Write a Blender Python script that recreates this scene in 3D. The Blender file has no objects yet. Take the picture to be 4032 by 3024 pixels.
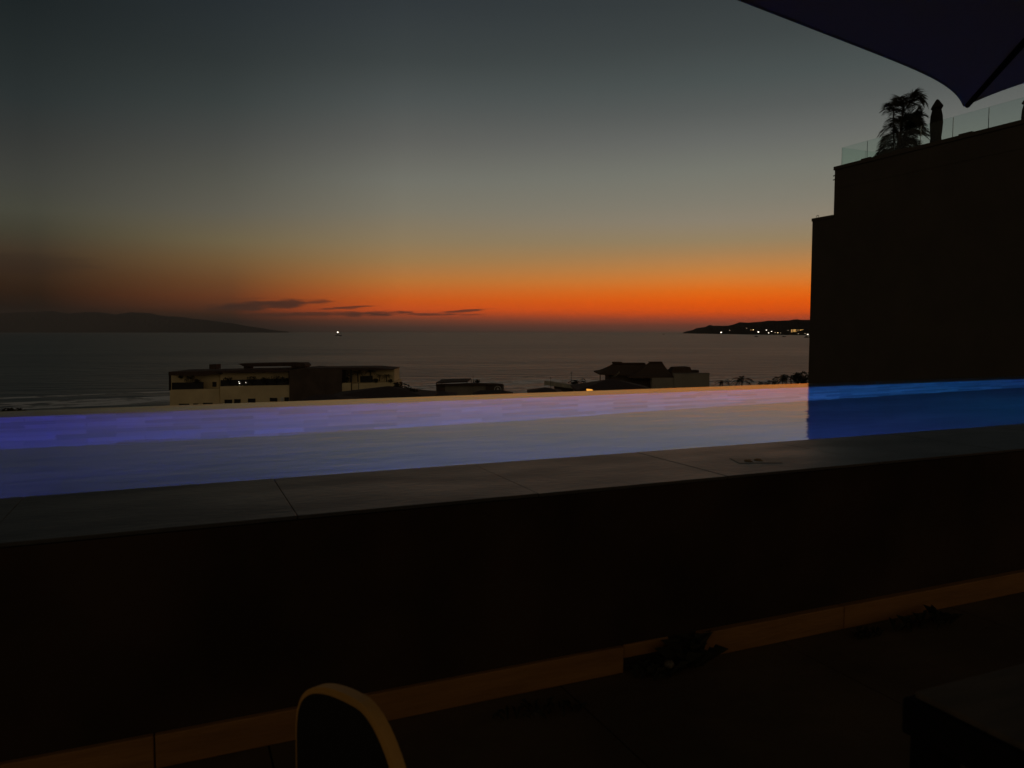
import bpy, math, random
from mathutils import Vector, Matrix

R = math.radians
scene = bpy.context.scene
COL = scene.collection

# ------------------------------------------------------------------ camera
F = 3024.0                       # focal length in pixels of the 4032-wide frame
PITCH = math.atan(205 / F)
YAW = R(23.5)                    # camera looks this much to the right of the pool's normal
CAMZ = 1.135
cam = bpy.data.cameras.new('camera')
cam.sensor_width = 36.0
cam.lens = 36.0 * F / 4032
cam.clip_start = 0.05
cam.clip_end = 200000
cam.dof.use_dof = True
cam.dof.focus_distance = 60
cam.dof.aperture_fstop = 8.5
cam_o = bpy.data.objects.new('camera', cam)
COL.objects.link(cam_o)
cam_o.location = (0, 0, CAMZ)
cam_o.rotation_euler = (math.pi / 2 - PITCH, 0, -YAW)
scene.camera = cam_o
HAZE = 2.0e-5                   # even air, per metre
CY, SY = math.cos(YAW), math.sin(YAW)


def f2w(r, d, z):                # sight frame (right, forward) to world
    return Vector((r * CY + d * SY, -r * SY + d * CY, z))


def cpt(px, py, D):              # point at forward distance D
    x, y = (px - 2016) / F, -(py - 1512) / F
    fw = math.cos(PITCH) + y * math.sin(PITCH)
    up = -math.sin(PITCH) + y * math.cos(PITCH)
    return (x / fw * D, D, CAMZ + up / fw * D)


def wpt(px, py, D):
    return f2w(*cpt(px, py, D))


def elaz(px, py):
    x, y = (px - 2016) / F, -(py - 1512) / F
    fw = math.cos(PITCH) + y * math.sin(PITCH)
    up = -math.sin(PITCH) + y * math.cos(PITCH)
    return math.degrees(math.atan2(x, fw)), math.degrees(math.atan2(up, math.hypot(x, fw)))


# ------------------------------------------------------------------ mesh builder
class MB:
    def __init__(s):
        s.v, s.f = [], []

    def add(s, vs, fs):
        n = len(s.v)
        s.v += [Vector(p) for p in vs]
        s.f += [tuple(i + n for i in q) for q in fs]
        return s

    def box(s, x0, x1, y0, y1, z0, z1):
        return s.add([(x0, y0, z0), (x1, y0, z0), (x1, y1, z0), (x0, y1, z0),
                      (x0, y0, z1), (x1, y0, z1), (x1, y1, z1), (x0, y1, z1)],
                     [(3, 2, 1, 0), (4, 5, 6, 7), (0, 1, 5, 4), (1, 2, 6, 5), (2, 3, 7, 6), (3, 0, 4, 7)])

    def loft(s, a, b):           # two matching loops
        n = len(a)
        return s.add(list(a) + list(b), [tuple(range(n)), tuple(range(2 * n - 1, n - 1, -1))] +
                     [(i, i + n, (i + 1) % n + n, (i + 1) % n) for i in range(n)])

    def cp(s, pts, D, T):        # prism: outline seen at distance D, T metres deep
        fr = [cpt(x, y, D) for x, y in pts]
        return s.loft([f2w(*p) for p in fr], [f2w(p[0], p[1] + T, p[2]) for p in fr])

    def cbox(s, x0, y0, x1, y1, D, T):
        return s.cp([(x0, y0), (x1, y0), (x1, y1), (x0, y1)], D, T)

    def tube(s, path, rad, n=8, cap=True):
        path = [Vector(p) for p in path]
        if not isinstance(rad, (list, tuple)):
            rad = [rad] * len(path)
        rings = []
        for i, p in enumerate(path):
            t = (path[min(i + 1, len(path) - 1)] - path[max(i - 1, 0)]).normalized()
            a = t.cross(Vector((0, 0, 1)))
            if a.length < 1e-3:
                a = t.cross(Vector((1, 0, 0)))
            a.normalize()
            b = t.cross(a)
            rings.append([p + (a * math.cos(2 * math.pi * k / n) + b * math.sin(2 * math.pi * k / n)) * rad[i]
                          for k in range(n)])
        vs = [q for r_ in rings for q in r_]
        fs = [(i * n + k, i * n + (k + 1) % n, (i + 1) * n + (k + 1) % n, (i + 1) * n + k)
              for i in range(len(path) - 1) for k in range(n)]
        if cap:
            fs += [tuple(range(n - 1, -1, -1)), tuple((len(path) - 1) * n + k for k in range(n))]
        return s.add(vs, fs)

    def lathe(s, prof, n=20, c=(0, 0, 0)):
        vs = [(c[0] + r * math.cos(2 * math.pi * k / n), c[1] + r * math.sin(2 * math.pi * k / n), c[2] + z)
              for r, z in prof for k in range(n)]
        fs = [(i * n + k, i * n + (k + 1) % n, (i + 1) * n + (k + 1) % n, (i + 1) * n + k)
              for i in range(len(prof) - 1) for k in range(n)]
        fs += [tuple(range(n - 1, -1, -1)), tuple((len(prof) - 1) * n + k for k in range(n))]
        return s.add(vs, fs)

    def hip(s, x0, x1, y0, y1, z0, z1, rx0, rx1, ry=None, eave=0.15):   # hipped roof in its own axes
        ry = (y0 + y1) / 2 if ry is None else ry
        return s.add([(x0, y0, z0 - eave), (x1, y0, z0 - eave), (x1, y1, z0 - eave), (x0, y1, z0 - eave),
                      (x0, y0, z0), (x1, y0, z0), (x1, y1, z0), (x0, y1, z0), (rx0, ry, z1), (rx1, ry, z1)],
                     [(3, 2, 1, 0), (0, 1, 5, 4), (1, 2, 6, 5), (2, 3, 7, 6), (3, 0, 4, 7),
                      (4, 5, 9, 8), (5, 6, 9), (6, 7, 8, 9), (7, 4, 8)])

    def xf(s, m):
        s.v = [m @ p for p in s.v]
        return s

    def build(s, name, mat, parent=None, smooth=False, origin=None, bevel=0):
        o0 = Vector((0, 0, 0))
        if parent is not None:
            q = parent
            while q is not None:
                o0 += q.location
                q = q.parent
        elif origin is not None:
            o0 = Vector(origin)
        else:
            xs = [p.x for p in s.v]; ys = [p.y for p in s.v]; zs = [p.z for p in s.v]
            o0 = Vector(((min(xs) + max(xs)) / 2, (min(ys) + max(ys)) / 2, min(zs)))
        me = bpy.data.meshes.new(name)
        me.from_pydata([tuple(p - o0) for p in s.v], [], s.f)
        me.materials.append(mat)
        if smooth:
            for p in me.polygons:
                p.use_smooth = True
        me.update()
        o = bpy.data.objects.new(name, me)
        COL.objects.link(o)
        if parent is not None:
            o.parent = parent
        else:
            o.location = o0
        if bevel:
            b = o.modifiers.new('bevel', 'BEVEL'); b.width = bevel; b.segments = 2; b.limit_method = 'ANGLE'
        return o


def tag(o, label=None, cat=None, group=None, kind=None):
    for k, v in (('label', label), ('category', cat), ('group', group), ('kind', kind)):
        if v:
            o[k] = v
    return o


def empty(name, loc, label, cat, group=None):
    o = bpy.data.objects.new(name, None)
    o.empty_display_size = 0.3
    COL.objects.link(o)
    o.location = loc
    return tag(o, label, cat, group)


def dup(o, parent=None):
    c = o.copy()
    COL.objects.link(c)
    c.parent = parent
    for ch in [x for x in bpy.data.objects if x.parent == o]:
        dup(ch, c)
    return c


# ------------------------------------------------------------------ materials
def lin(c):
    return tuple(((v / 255) / 12.92 if v / 255 <= 0.04045 else ((v / 255 + 0.055) / 1.055) ** 2.4) for v in c)


def mat(name, col, col2=None, rough=0.7, spec=0.4, scale=3.0, bump=0.0, bscale=None, stretch=(1, 1, 1), metal=0.0,
        detail=6, lo=0.35, hi=0.65):
    m = bpy.data.materials.new(name)
    m.use_nodes = True
    nt = m.node_tree
    b = nt.nodes['Principled BSDF']
    b.inputs['Roughness'].default_value = rough
    b.inputs['Specular IOR Level'].default_value = spec
    b.inputs['Metallic'].default_value = metal
    tc = nt.nodes.new('ShaderNodeTexCoord')
    mp = nt.nodes.new('ShaderNodeMapping')
    mp.inputs['Scale'].default_value = stretch
    nt.links.new(tc.outputs['Object'], mp.inputs['Vector'])
    nz = nt.nodes.new('ShaderNodeTexNoise')
    nz.inputs['Scale'].default_value = scale
    nz.inputs['Detail'].default_value = detail
    nt.links.new(mp.outputs['Vector'], nz.inputs['Vector'])
    rp = nt.nodes.new('ShaderNodeValToRGB')
    if col2 is None:
        col2 = tuple(v * 0.72 for v in col)
    rp.color_ramp.elements[0].position = lo
    rp.color_ramp.elements[1].position = hi
    rp.color_ramp.elements[0].color = (*col2, 1)
    rp.color_ramp.elements[1].color = (*col, 1)
    nt.links.new(nz.outputs['Fac'], rp.inputs['Fac'])
    nt.links.new(rp.outputs['Color'], b.inputs['Base Color'])
    if bump:
        n2 = nt.nodes.new('ShaderNodeTexNoise')
        n2.inputs['Scale'].default_value = bscale or scale * 6
        n2.inputs['Detail'].default_value = 4
        nt.links.new(mp.outputs['Vector'], n2.inputs['Vector'])
        bp = nt.nodes.new('ShaderNodeBump')
        bp.inputs['Strength'].default_value = bump
        bp.inputs['Distance'].default_value = 0.02
        nt.links.new(n2.outputs['Fac'], bp.inputs['Height'])
        nt.links.new(bp.outputs['Normal'], b.inputs['Normal'])
    return m


def emis(name, col, strength):
    m = bpy.data.materials.new(name)
    m.use_nodes = True
    nt = m.node_tree
    b = nt.nodes['Principled BSDF']
    b.inputs['Base Color'].default_value = (*col, 1)
    b.inputs['Emission Color'].default_value = (*col, 1)
    b.inputs['Emission Strength'].default_value = strength
    return m


M = {}
M['coping'] = mat('coping_stone', (0.052, 0.047, 0.040), (0.018, 0.017, 0.016), rough=0.36, spec=0.5, scale=2.6, stretch=(0.7, 1.6, 1), lo=0.30, hi=0.52, bump=0.12, bscale=30)
cnt = M['coping'].node_tree
mr_ = cnt.nodes.new('ShaderNodeMapRange')
mr_.inputs[1].default_value = 0.32; mr_.inputs[2].default_value = 0.62; mr_.inputs[3].default_value = 0.45; mr_.inputs[4].default_value = 0.35
cnt.links.new([n for n in cnt.nodes if n.type == 'TEX_NOISE'][0].outputs['Fac'], mr_.inputs[0])
cnt.links.new(mr_.outputs[0], cnt.nodes['Principled BSDF'].inputs['Roughness'])
M['wall_dark'] = mat('dark_render', (0.050, 0.031, 0.018), (0.026, 0.017, 0.010), rough=0.85, spec=0.15, scale=2.5, bump=0.25)
M['lip'] = mat('lip_stone', (0.46, 0.45, 0.45), rough=0.5, scale=5)
M['floor'] = mat('terrace_stone', (0.13, 0.085, 0.045), (0.085, 0.056, 0.03), rough=0.85, spec=0.12, scale=2.0, bump=0.25)
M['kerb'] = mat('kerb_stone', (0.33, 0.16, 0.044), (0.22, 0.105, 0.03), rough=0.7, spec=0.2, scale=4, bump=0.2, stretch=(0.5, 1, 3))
M['building'] = mat('building_render', (0.088, 0.075, 0.058), (0.076, 0.065, 0.051), rough=0.9, spec=0.15, scale=0.8, bump=0.15)
M['canopy'] = mat('umbrella_fabric', (0.21, 0.195, 0.19), (0.185, 0.17, 0.165), rough=0.9, spec=0.1, scale=60, bump=0.15)
cnt = M['canopy'].node_tree
tr_ = cnt.nodes.new('ShaderNodeBsdfTranslucent'); tr_.inputs['Color'].default_value = (0.29, 0.275, 0.26, 1)
as_ = cnt.nodes.new('ShaderNodeAddShader')
cnt.links.new(cnt.nodes['Principled BSDF'].outputs[0], as_.inputs[0]); cnt.links.new(tr_.outputs[0], as_.inputs[1])
cnt.links.new(as_.outputs[0], cnt.nodes['Material Output'].inputs['Surface'])
M['rib'] = mat('umbrella_rib', (0.006, 0.006, 0.006), rough=0.8, spec=0.05, scale=8)
M['metal_dark'] = mat('dark_metal', (0.02, 0.02, 0.022), rough=0.5, scale=8)
M['fabric_dark'] = mat('dark_fabric', (0.03, 0.028, 0.026), rough=0.9, spec=0.1, scale=20)
M['chair_shell'] = mat('chair_shell', (0.02, 0.018, 0.014), rough=0.75, spec=0.1, scale=12)
M['chair_rim'] = mat('chair_rim', (0.58, 0.31, 0.075), (0.48, 0.26, 0.065), rough=0.55, spec=0.25, scale=15)
M['table'] = mat('table_top', (0.10, 0.080, 0.056), (0.07, 0.056, 0.040), rough=0.75, spec=0.15, scale=6, stretch=(1, 6, 1))
M['table_edge'] = mat('table_edge', (0.008, 0.007, 0.006), rough=0.8, spec=0.1, scale=6)
M['leaf'] = mat('leaf', (0.045, 0.055, 0.025), (0.03, 0.036, 0.018), rough=0.7, spec=0.2, scale=2)
M['leaf_dark'] = mat('leaf_dark', (0.045, 0.042, 0.026), rough=0.8, spec=0.15, scale=2)
M['trunk'] = mat('trunk', (0.06, 0.045, 0.03), rough=0.9, scale=6)
M['cream'] = mat('cream_render', (0.78, 0.66, 0.40), (0.66, 0.55, 0.33), rough=0.9, spec=0.15, scale=0.35, bump=0.2)
M['roof_dark'] = mat('dark_roof', (0.085, 0.058, 0.046), (0.06, 0.042, 0.034), rough=0.85, spec=0.2, scale=1.2)
M['roof_tile'] = mat('tiled_roof', (0.085, 0.056, 0.046), (0.055, 0.038, 0.032), rough=0.85, spec=0.2, scale=3, stretch=(1, 1, 4), bump=0.5)
M['wall_black'] = mat('black_wall', (0.11, 0.085, 0.068), rough=0.9, spec=0.15, scale=0.5)
M['wall_grey'] = mat('grey_wall', (0.26, 0.24, 0.20), (0.20, 0.185, 0.155), rough=0.9, spec=0.15, scale=0.4)
M['wall_green'] = mat('pale_wall', (0.34, 0.31, 0.25), (0.29, 0.265, 0.215), rough=0.9, spec=0.15, scale=0.3)
M['slab_pale'] = mat('pale_slab', (0.58, 0.53, 0.42), rough=0.9, spec=0.15, scale=0.4)
M['thatch'] = mat('thatch', (0.12, 0.085, 0.06), (0.08, 0.056, 0.04), rough=0.95, spec=0.05, scale=1.6, bump=0.8, stretch=(3, 3, 0.6))
M['window'] = mat('window_frame', (0.02, 0.018, 0.016), rough=0.6, scale=2)
M['pane'] = mat('window_pane', (0.012, 0.012, 0.016), rough=0.25, spec=0.5, scale=2)
M['white'] = mat('white_paint', (0.75, 0.74, 0.70), rough=0.7, scale=2)
M['emblem'] = mat('emblem_paint', (0.80, 0.80, 0.78), rough=0.7, scale=2)
M['sand'] = mat('sand', (0.42, 0.34, 0.26), (0.34, 0.27, 0.21), rough=0.95, spec=0.1, scale=0.08)
M['ground'] = mat('ground', (0.07, 0.06, 0.045), (0.04, 0.04, 0.025), rough=0.95, spec=0.1, scale=0.05)
M['headland'] = mat('headland', (0.045, 0.036, 0.026), (0.030, 0.025, 0.018), rough=1, spec=0.0, scale=0.004)
M['mountain'] = mat('mountain', (0.10, 0.10, 0.092), (0.09, 0.09, 0.084), rough=1, spec=0.0, scale=0.0004)
M['hull'] = mat('boat_hull', (0.10, 0.09, 0.08), rough=0.6, scale=1)
M['ochre'] = mat('ochre_mark', (0.30, 0.17, 0.045), (0.2, 0.11, 0.03), rough=0.7, scale=30)
M['plate'] = mat('plate_metal', (0.12, 0.10, 0.06), rough=0.45, scale=20)
M['lamp_white'] = emis('lamp_white', (1.0, 0.90, 0.72), 3.5)
M['lamp_warm'] = emis('lamp_warm', (1.0, 0.72, 0.34), 3)
M['lamp_dim'] = emis('lamp_dim', (1.0, 0.78, 0.50), 0.7)
M['win_glow'] = emis('window_glow', (1.0, 0.55, 0.16), 0.75)
M['porch_glow'] = emis('porch_glow', (1.0, 0.42, 0.06), 1.0)


def tile_mat():
    m = mat('pool_tile', (0.5, 0.5, 0.5), rough=0.5)
    nt = m.node_tree
    b = nt.nodes['Principled BSDF']
    tc = nt.nodes.new('ShaderNodeTexCoord')
    # wall and floor both show long stone slips: use x with z on walls, x with y on the floor
    sx = nt.nodes.new('ShaderNodeSeparateXYZ')
    nt.links.new(tc.outputs['Object'], sx.inputs[0])
    ad = nt.nodes.new('ShaderNodeMath'); ad.operation = 'ADD'
    nt.links.new(sx.outputs['Y'], ad.inputs[0]); nt.links.new(sx.outputs['Z'], ad.inputs[1])
    cb = nt.nodes.new('ShaderNodeCombineXYZ')
    nt.links.new(sx.outputs['X'], cb.inputs[0]); nt.links.new(ad.outputs[0], cb.inputs[1])
    br = nt.nodes.new('ShaderNodeTexBrick')
    br.inputs['Scale'].default_value = 1.0
    br.inputs['Brick Width'].default_value = 0.34
    br.inputs['Row Height'].default_value = 0.17
    br.inputs['Mortar Size'].default_value = 0.0025
    br.inputs['Color1'].default_value = (0.60, 0.56, 0.60, 1)
    br.inputs['Color2'].default_value = (0.19, 0.21, 0.28, 1)
    br.inputs['Mortar'].default_value = (0.34, 0.33, 0.38, 1)
    br.inputs['Bias'].default_value = 0.0
    nt.links.new(cb.outputs[0], br.inputs['Vector'])
    nz = nt.nodes.new('ShaderNodeTexNoise')
    nz.inputs['Scale'].default_value = 2.2
    nz.inputs['Detail'].default_value = 5
    mp = nt.nodes.new('ShaderNodeMapping'); mp.inputs['Scale'].default_value = (0.5, 3, 3)
    nt.links.new(tc.outputs['Object'], mp.inputs[0]); nt.links.new(mp.outputs[0], nz.inputs['Vector'])
    mr = nt.nodes.new('ShaderNodeMapRange')
    mr.inputs[1].default_value = 0.3; mr.inputs[2].default_value = 0.7
    mr.inputs[3].default_value = 0.65; mr.inputs[4].default_value = 1.2
    nt.links.new(nz.outputs['Fac'], mr.inputs[0])
    mx = nt.nodes.new('ShaderNodeMix'); mx.data_type = 'RGBA'; mx.blend_type = 'MULTIPLY'
    mx.inputs[0].default_value = 1.0
    nt.links.new(br.outputs['Color'], mx.inputs[6]); nt.links.new(mr.outputs[0], mx.inputs[7])
    nt.links.new(mx.outputs[2], b.inputs['Base Color'])
    return m


M['tile'] = tile_mat()
M['pool_floor'] = mat('pool_floor', (0.15, 0.155, 0.18), (0.085, 0.09, 0.11), rough=0.6, scale=1.3, stretch=(0.5, 1.4, 1))


def water_mat(name, rough, tint):
    m = bpy.data.materials.new(name)
    m.use_nodes = True
    nt = m.node_tree
    nt.nodes.remove(nt.nodes['Principled BSDF'])
    out = nt.nodes['Material Output']
    rf = nt.nodes.new('ShaderNodeBsdfRefraction')
    rf.inputs['Color'].default_value = (*tint, 1); rf.inputs['IOR'].default_value = 1.333; rf.inputs['Roughness'].default_value = 0.0
    gs = nt.nodes.new('ShaderNodeBsdfGlossy')
    gs.inputs['Color'].default_value = (0.80, 0.92, 1.0, 1); gs.inputs['Roughness'].default_value = rough
    fr = nt.nodes.new('ShaderNodeFresnel'); fr.inputs['IOR'].default_value = 1.333
    mx = nt.nodes.new('ShaderNodeMixShader')
    tc = nt.nodes.new('ShaderNodeTexCoord')
    mp = nt.nodes.new('ShaderNodeMapping'); mp.inputs['Scale'].default_value = (1, 2.2, 1)
    nz = nt.nodes.new('ShaderNodeTexNoise'); nz.inputs['Scale'].default_value = 3.2
    nz.inputs['Detail'].default_value = 5
    bp = nt.nodes.new('ShaderNodeBump'); bp.inputs['Strength'].default_value = 0.14
    bp.inputs['Distance'].default_value = 0.02
    nt.links.new(tc.outputs['Object'], mp.inputs[0]); nt.links.new(mp.outputs[0], nz.inputs['Vector'])
    nt.links.new(nz.outputs['Fac'], bp.inputs['Height'])
    for n in (rf, gs, fr):
        nt.links.new(bp.outputs['Normal'], n.inputs['Normal'])
    nt.links.new(fr.outputs[0], mx.inputs[0]); nt.links.new(rf.outputs[0], mx.inputs[1]); nt.links.new(gs.outputs[0], mx.inputs[2])
    nt.links.new(mx.outputs[0], out.inputs['Surface'])
    return m


M['water'] = water_mat('pool_water', 0.02, (0.88, 0.94, 1.0))


def sea_mat():
    m = bpy.data.materials.new('sea_water')
    m.use_nodes = True
    nt = m.node_tree
    b = nt.nodes['Principled BSDF']
    b.inputs['Base Color'].default_value = (0.085, 0.115, 0.125, 1)
    b.inputs['Roughness'].default_value = 0.36
    b.inputs['IOR'].default_value = 1.333
    b.inputs['Specular Tint'].default_value = (0.88, 0.97, 1.0, 1)
    g = nt.nodes.new('ShaderNodeNewGeometry')
    vr = nt.nodes.new('ShaderNodeVectorRotate'); vr.rotation_type = 'Z_AXIS'
    vr.inputs['Angle'].default_value = YAW
    nt.links.new(g.outputs['Position'], vr.inputs['Vector'])

    def noise(scale, sx, detail):
        mp = nt.nodes.new('ShaderNodeMapping'); mp.inputs['Scale'].default_value = (sx, 1, 1)
        nz = nt.nodes.new('ShaderNodeTexNoise'); nz.inputs['Scale'].default_value = scale
        nz.inputs['Detail'].default_value = detail
        nt.links.new(vr.outputs[0], mp.inputs[0]); nt.links.new(mp.outputs[0], nz.inputs['Vector'])
        return nz.outputs['Fac']
    b1 = nt.nodes.new('ShaderNodeBump'); b1.inputs['Strength'].default_value = 1.0
    b1.inputs['Distance'].default_value = 3.0
    nt.links.new(noise(0.13, 0.38, 7), b1.inputs['Height'])
    nt.links.new(b1.outputs['Normal'], b.inputs['Normal'])
    mr = nt.nodes.new('ShaderNodeMapRange')
    mr.inputs[1].default_value = 0.35; mr.inputs[2].default_value = 0.65
    mr.inputs[3].default_value = 0.31; mr.inputs[4].default_value = 0.36
    nt.links.new(noise(0.022, 0.22, 6), mr.inputs[0])
    nt.links.new(mr.outputs[0], b.inputs['Roughness'])
    return m


M['sea'] = sea_mat()


def foam_mat():
    m = bpy.data.materials.new('surf_foam')
    m.use_nodes = True
    nt = m.node_tree
    b = nt.nodes['Principled BSDF']
    b.inputs['Base Color'].default_value = (0.80, 0.78, 0.75, 1)
    b.inputs['Roughness'].default_value = 0.46
    tc = nt.nodes.new('ShaderNodeNewGeometry')
    nz = nt.nodes.new('ShaderNodeTexNoise'); nz.inputs['Scale'].default_value = 0.16
    nz.inputs['Detail'].default_value = 8
    nt.links.new(tc.outputs['Position'], nz.inputs['Vector'])
    mr = nt.nodes.new('ShaderNodeMapRange')
    mr.inputs[1].default_value = 0.36; mr.inputs[2].default_value = 0.55
    nt.links.new(nz.outputs['Fac'], mr.inputs[0])
    nt.links.new(mr.outputs[0], b.inputs['Alpha'])
    return m


M['foam'] = foam_mat()


def glass_mat():
    m = bpy.data.materials.new('clear_glass')
    m.use_nodes = True
    nt = m.node_tree
    b = nt.nodes['Principled BSDF']
    b.inputs['Base Color'].default_value = (0.80, 0.90, 0.87, 1)
    b.inputs['Roughness'].default_value = 0.02
    b.inputs['IOR'].default_value = 1.22
    b.inputs['Transmission Weight'].default_value = 1.0
    return m


M['glass'] = glass_mat()


# ------------------------------------------------------------------ dusk sky
def make_world():
    w = bpy.data.worlds.new('World')
    scene.world = w
    w.use_nodes = True
    nt = w.node_tree
    N, L = nt.nodes, nt.links
    bg = N['Background']

    def math_(op, a, b=None, c=None, clamp=False):
        n = N.new('ShaderNodeMath'); n.operation = op; n.use_clamp = clamp
        for i, v in enumerate((a, b, c)):
            if v is None:
                continue
            if isinstance(v, (int, float)):
                n.inputs[i].default_value = v
            else:
                L.new(v, n.inputs[i])
        return n.outputs[0]

    def rng(v, a, b, c=0.0, d=1.0, smooth=False):
        n = N.new('ShaderNodeMapRange')
        if smooth:
            n.interpolation_type = 'SMOOTHSTEP'
        n.inputs[1].default_value = a; n.inputs[2].default_value = b
        n.inputs[3].default_value = c; n.inputs[4].default_value = d
        L.new(v, n.inputs[0])
        return n.outputs[0]

    def mix(f, a, b, mode='MIX'):
        n = N.new('ShaderNodeMix'); n.data_type = 'RGBA'; n.blend_type = mode
        if isinstance(f, (int, float)):
            n.inputs[0].default_value = f
        else:
            L.new(f, n.inputs[0])
        for i, v in ((6, a), (7, b)):
            if isinstance(v, tuple):
                n.inputs[i].default_value = (*v, 1)
            else:
                L.new(v, n.inputs[i])
        return n.outputs[2]

    tc = N.new('ShaderNodeTexCoord')
    sx = N.new('ShaderNodeSeparateXYZ')
    L.new(tc.outputs['Generated'], sx.inputs[0])
    X, Y, Z = sx.outputs
    rr = math_('SUBTRACT', math_('MULTIPLY', X, CY), math_('MULTIPLY', Y, SY))
    fw = math_('ADD', math_('MULTIPLY', X, SY), math_('MULTIPLY', Y, CY))
    az = math_('MULTIPLY', math_('ARCTAN2', rr, fw), 180 / math.pi)
    el = math_('MULTIPLY', math_('ARCSINE', Z), 180 / math.pi)
    pos = math_('POWER', math_('DIVIDE', math_('MAXIMUM', el, 0.0), 90.0), 0.5)

    def ramp(px, stops, extra):
        n = N.new('ShaderNodeValToRGB')
        pts = []
        for yc, c in stops:
            e = max(elaz(px, yc * 0.7896)[1], 0.0)
            tr = math.exp(-HAZE * min(660 / max(math.sin(R(e)), 1e-4), 36000))
            ins = (1 - tr) * 0.5
            cl = lin(c)
            pts.append((math.sqrt(e / 90), tuple(max(v - ins * w_, 0.25 * v) / tr for v, w_ in zip(cl, (0.07, 0.055, 0.05)))))
        pts += [(math.sqrt(e / 90), lin(c)) for e, c in extra]
        pts.sort(key=lambda t: t[0])
        cr = n.color_ramp
        cr.elements[0].position = pts[0][0]; cr.elements[0].color = (*pts[0][1], 1)
        cr.elements[1].position = pts[-1][0]; cr.elements[1].color = (*pts[-1][1], 1)
        for p, c in pts[1:-1]:
            e = cr.elements.new(p); e.color = (*c, 1)
        L.new(pos, n.inputs[0])
        return n.outputs[0]

    top = [(32, (44, 49, 51)), (50, (30, 34, 36)), (90, (20, 23, 25))]
    c14 = ramp(2800, [(0, (54, 60, 61)), (200, (62, 68, 68)), (400, (74, 81, 80)), (550, (86, 90, 88)),
                      (700, (102, 104, 100)), (850, (116, 117, 108)), (1000, (127, 123, 110)), (1100, (137, 127, 110)),
                      (1200, (147, 127, 96)), (1260, (163, 126, 84)), (1340, (190, 126, 66)), (1400, (210, 119, 48)),
                      (1450, (220, 105, 28)), (1500, (222, 90, 8)), (1530, (214, 83, 10)), (1560, (195, 75, 28)),
                      (1590, (158, 67, 43)), (1620, (108, 60, 48)), (1652, (80, 58, 51))], top)
    c8 = ramp(1600, [(0, (48, 54, 57)), (300, (60, 66, 66)), (500, (76, 81, 80)), (700, (93, 94, 90)),
                     (900, (112, 112, 103)), (1050, (122, 117, 102)), (1200, (138, 120, 91)), (1300, (154, 119, 76)),
                     (1400, (180, 112, 54)), (1450, (190, 100, 43)), (1500, (195, 86, 32)), (1545, (186, 76, 36)),
                     (1575, (140, 66, 44)), (1600, (96, 58, 46)), (1630, (70, 52, 46)), (1655, (58, 49, 44))], top)
    c20 = ramp(900, [(0, (38, 44, 47)), (300, (46, 52, 52)), (500, (56, 62, 61)), (700, (70, 72, 69)),
                     (900, (84, 84, 76)), (1050, (94, 91, 80)), (1200, (107, 95, 70)), (1300, (110, 85, 55)),
                     (1400, (105, 69, 42)), (1480, (98, 56, 36)), (1530, (82, 49, 36)), (1565, (58, 41, 34)),
                     (1600, (43, 35, 31)), (1650, (38, 34, 31))], [(32, (32, 36, 38)), (50, (24, 28, 30)), (90, (20, 23, 25))])
    c31 = ramp(200, [(0, (28, 34, 35)), (300, (36, 42, 42)), (500, (42, 48, 48)), (700, (52, 54, 52)),
                     (900, (62, 63, 58)), (1050, (68, 68, 58)), (1150, (64, 61, 49)), (1250, (62, 51, 39)),
                     (1350, (54, 40, 30)), (1450, (45, 32, 25)), (1530, (37, 29, 25)), (1600, (32, 27, 24)),
                     (1650, (30, 26, 23))], [(32, (25, 29, 31)), (50, (21, 25, 27)), (90, (20, 23, 25))])
    back_glow = N.new('ShaderNodeValToRGB')  # warm glow added behind the camera to light the kerb and chair rim
    cr = back_glow.color_ramp
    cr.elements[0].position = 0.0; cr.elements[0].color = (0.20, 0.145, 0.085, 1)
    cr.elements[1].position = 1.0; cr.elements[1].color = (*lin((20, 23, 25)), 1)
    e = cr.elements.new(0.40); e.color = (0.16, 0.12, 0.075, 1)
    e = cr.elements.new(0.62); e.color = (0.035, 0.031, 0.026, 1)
    L.new(pos, back_glow.inputs[0])
    c = mix(rng(az, -31.5, -20.0), c31, c20)
    c = mix(rng(az, -20.0, -8.0), c, c8)
    c = mix(rng(az, -8.0, 14.5), c, c14)
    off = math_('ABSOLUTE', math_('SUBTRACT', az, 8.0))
    c = mix(rng(off, 44.0, 125.0, smooth=True), c, back_glow.outputs[0])

    # thin dark cloud streaks near the horizon (fixed directions in the sky)
    cb = N.new('ShaderNodeCombineXYZ')
    L.new(math_('MULTIPLY', az, 0.55), cb.inputs[0]); L.new(math_('MULTIPLY', el, 3.2), cb.inputs[1])
    nz = N.new('ShaderNodeTexNoise'); nz.inputs['Scale'].default_value = 1.3
    nz.inputs['Detail'].default_value = 7; nz.inputs['Roughness'].default_value = 0.6
    L.new(cb.outputs[0], nz.inputs['Vector'])
    nn = math_('MULTIPLY', math_('SUBTRACT', nz.outputs['Fac'], 0.5), 3.2)
    tot = None
    streaks = [(780, 1215, 1300, 1187, 20, 0.9), (960, 1206, 1200, 1196, 17, 0.9), (1150, 1196, 1330, 1184, 7, 0.7),
               (1235, 1219, 1490, 1203, 5, 0.8), (1350, 1215, 1420, 1211, 5, 0.6),
               (900, 1240, 1580, 1232, 9, 0.75), (1330, 1240, 1640, 1231, 11, 0.9), (1560, 1239, 1830, 1236, 6, 0.8),
               (1700, 1235, 1950, 1214, 6, 0.85), (1800, 1240, 1920, 1238, 4, 0.6),
               (-250, 1025, 420, 1045, 40, 0.28), (850, 1180, 1120, 1172, 4, 0.3)]
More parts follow.
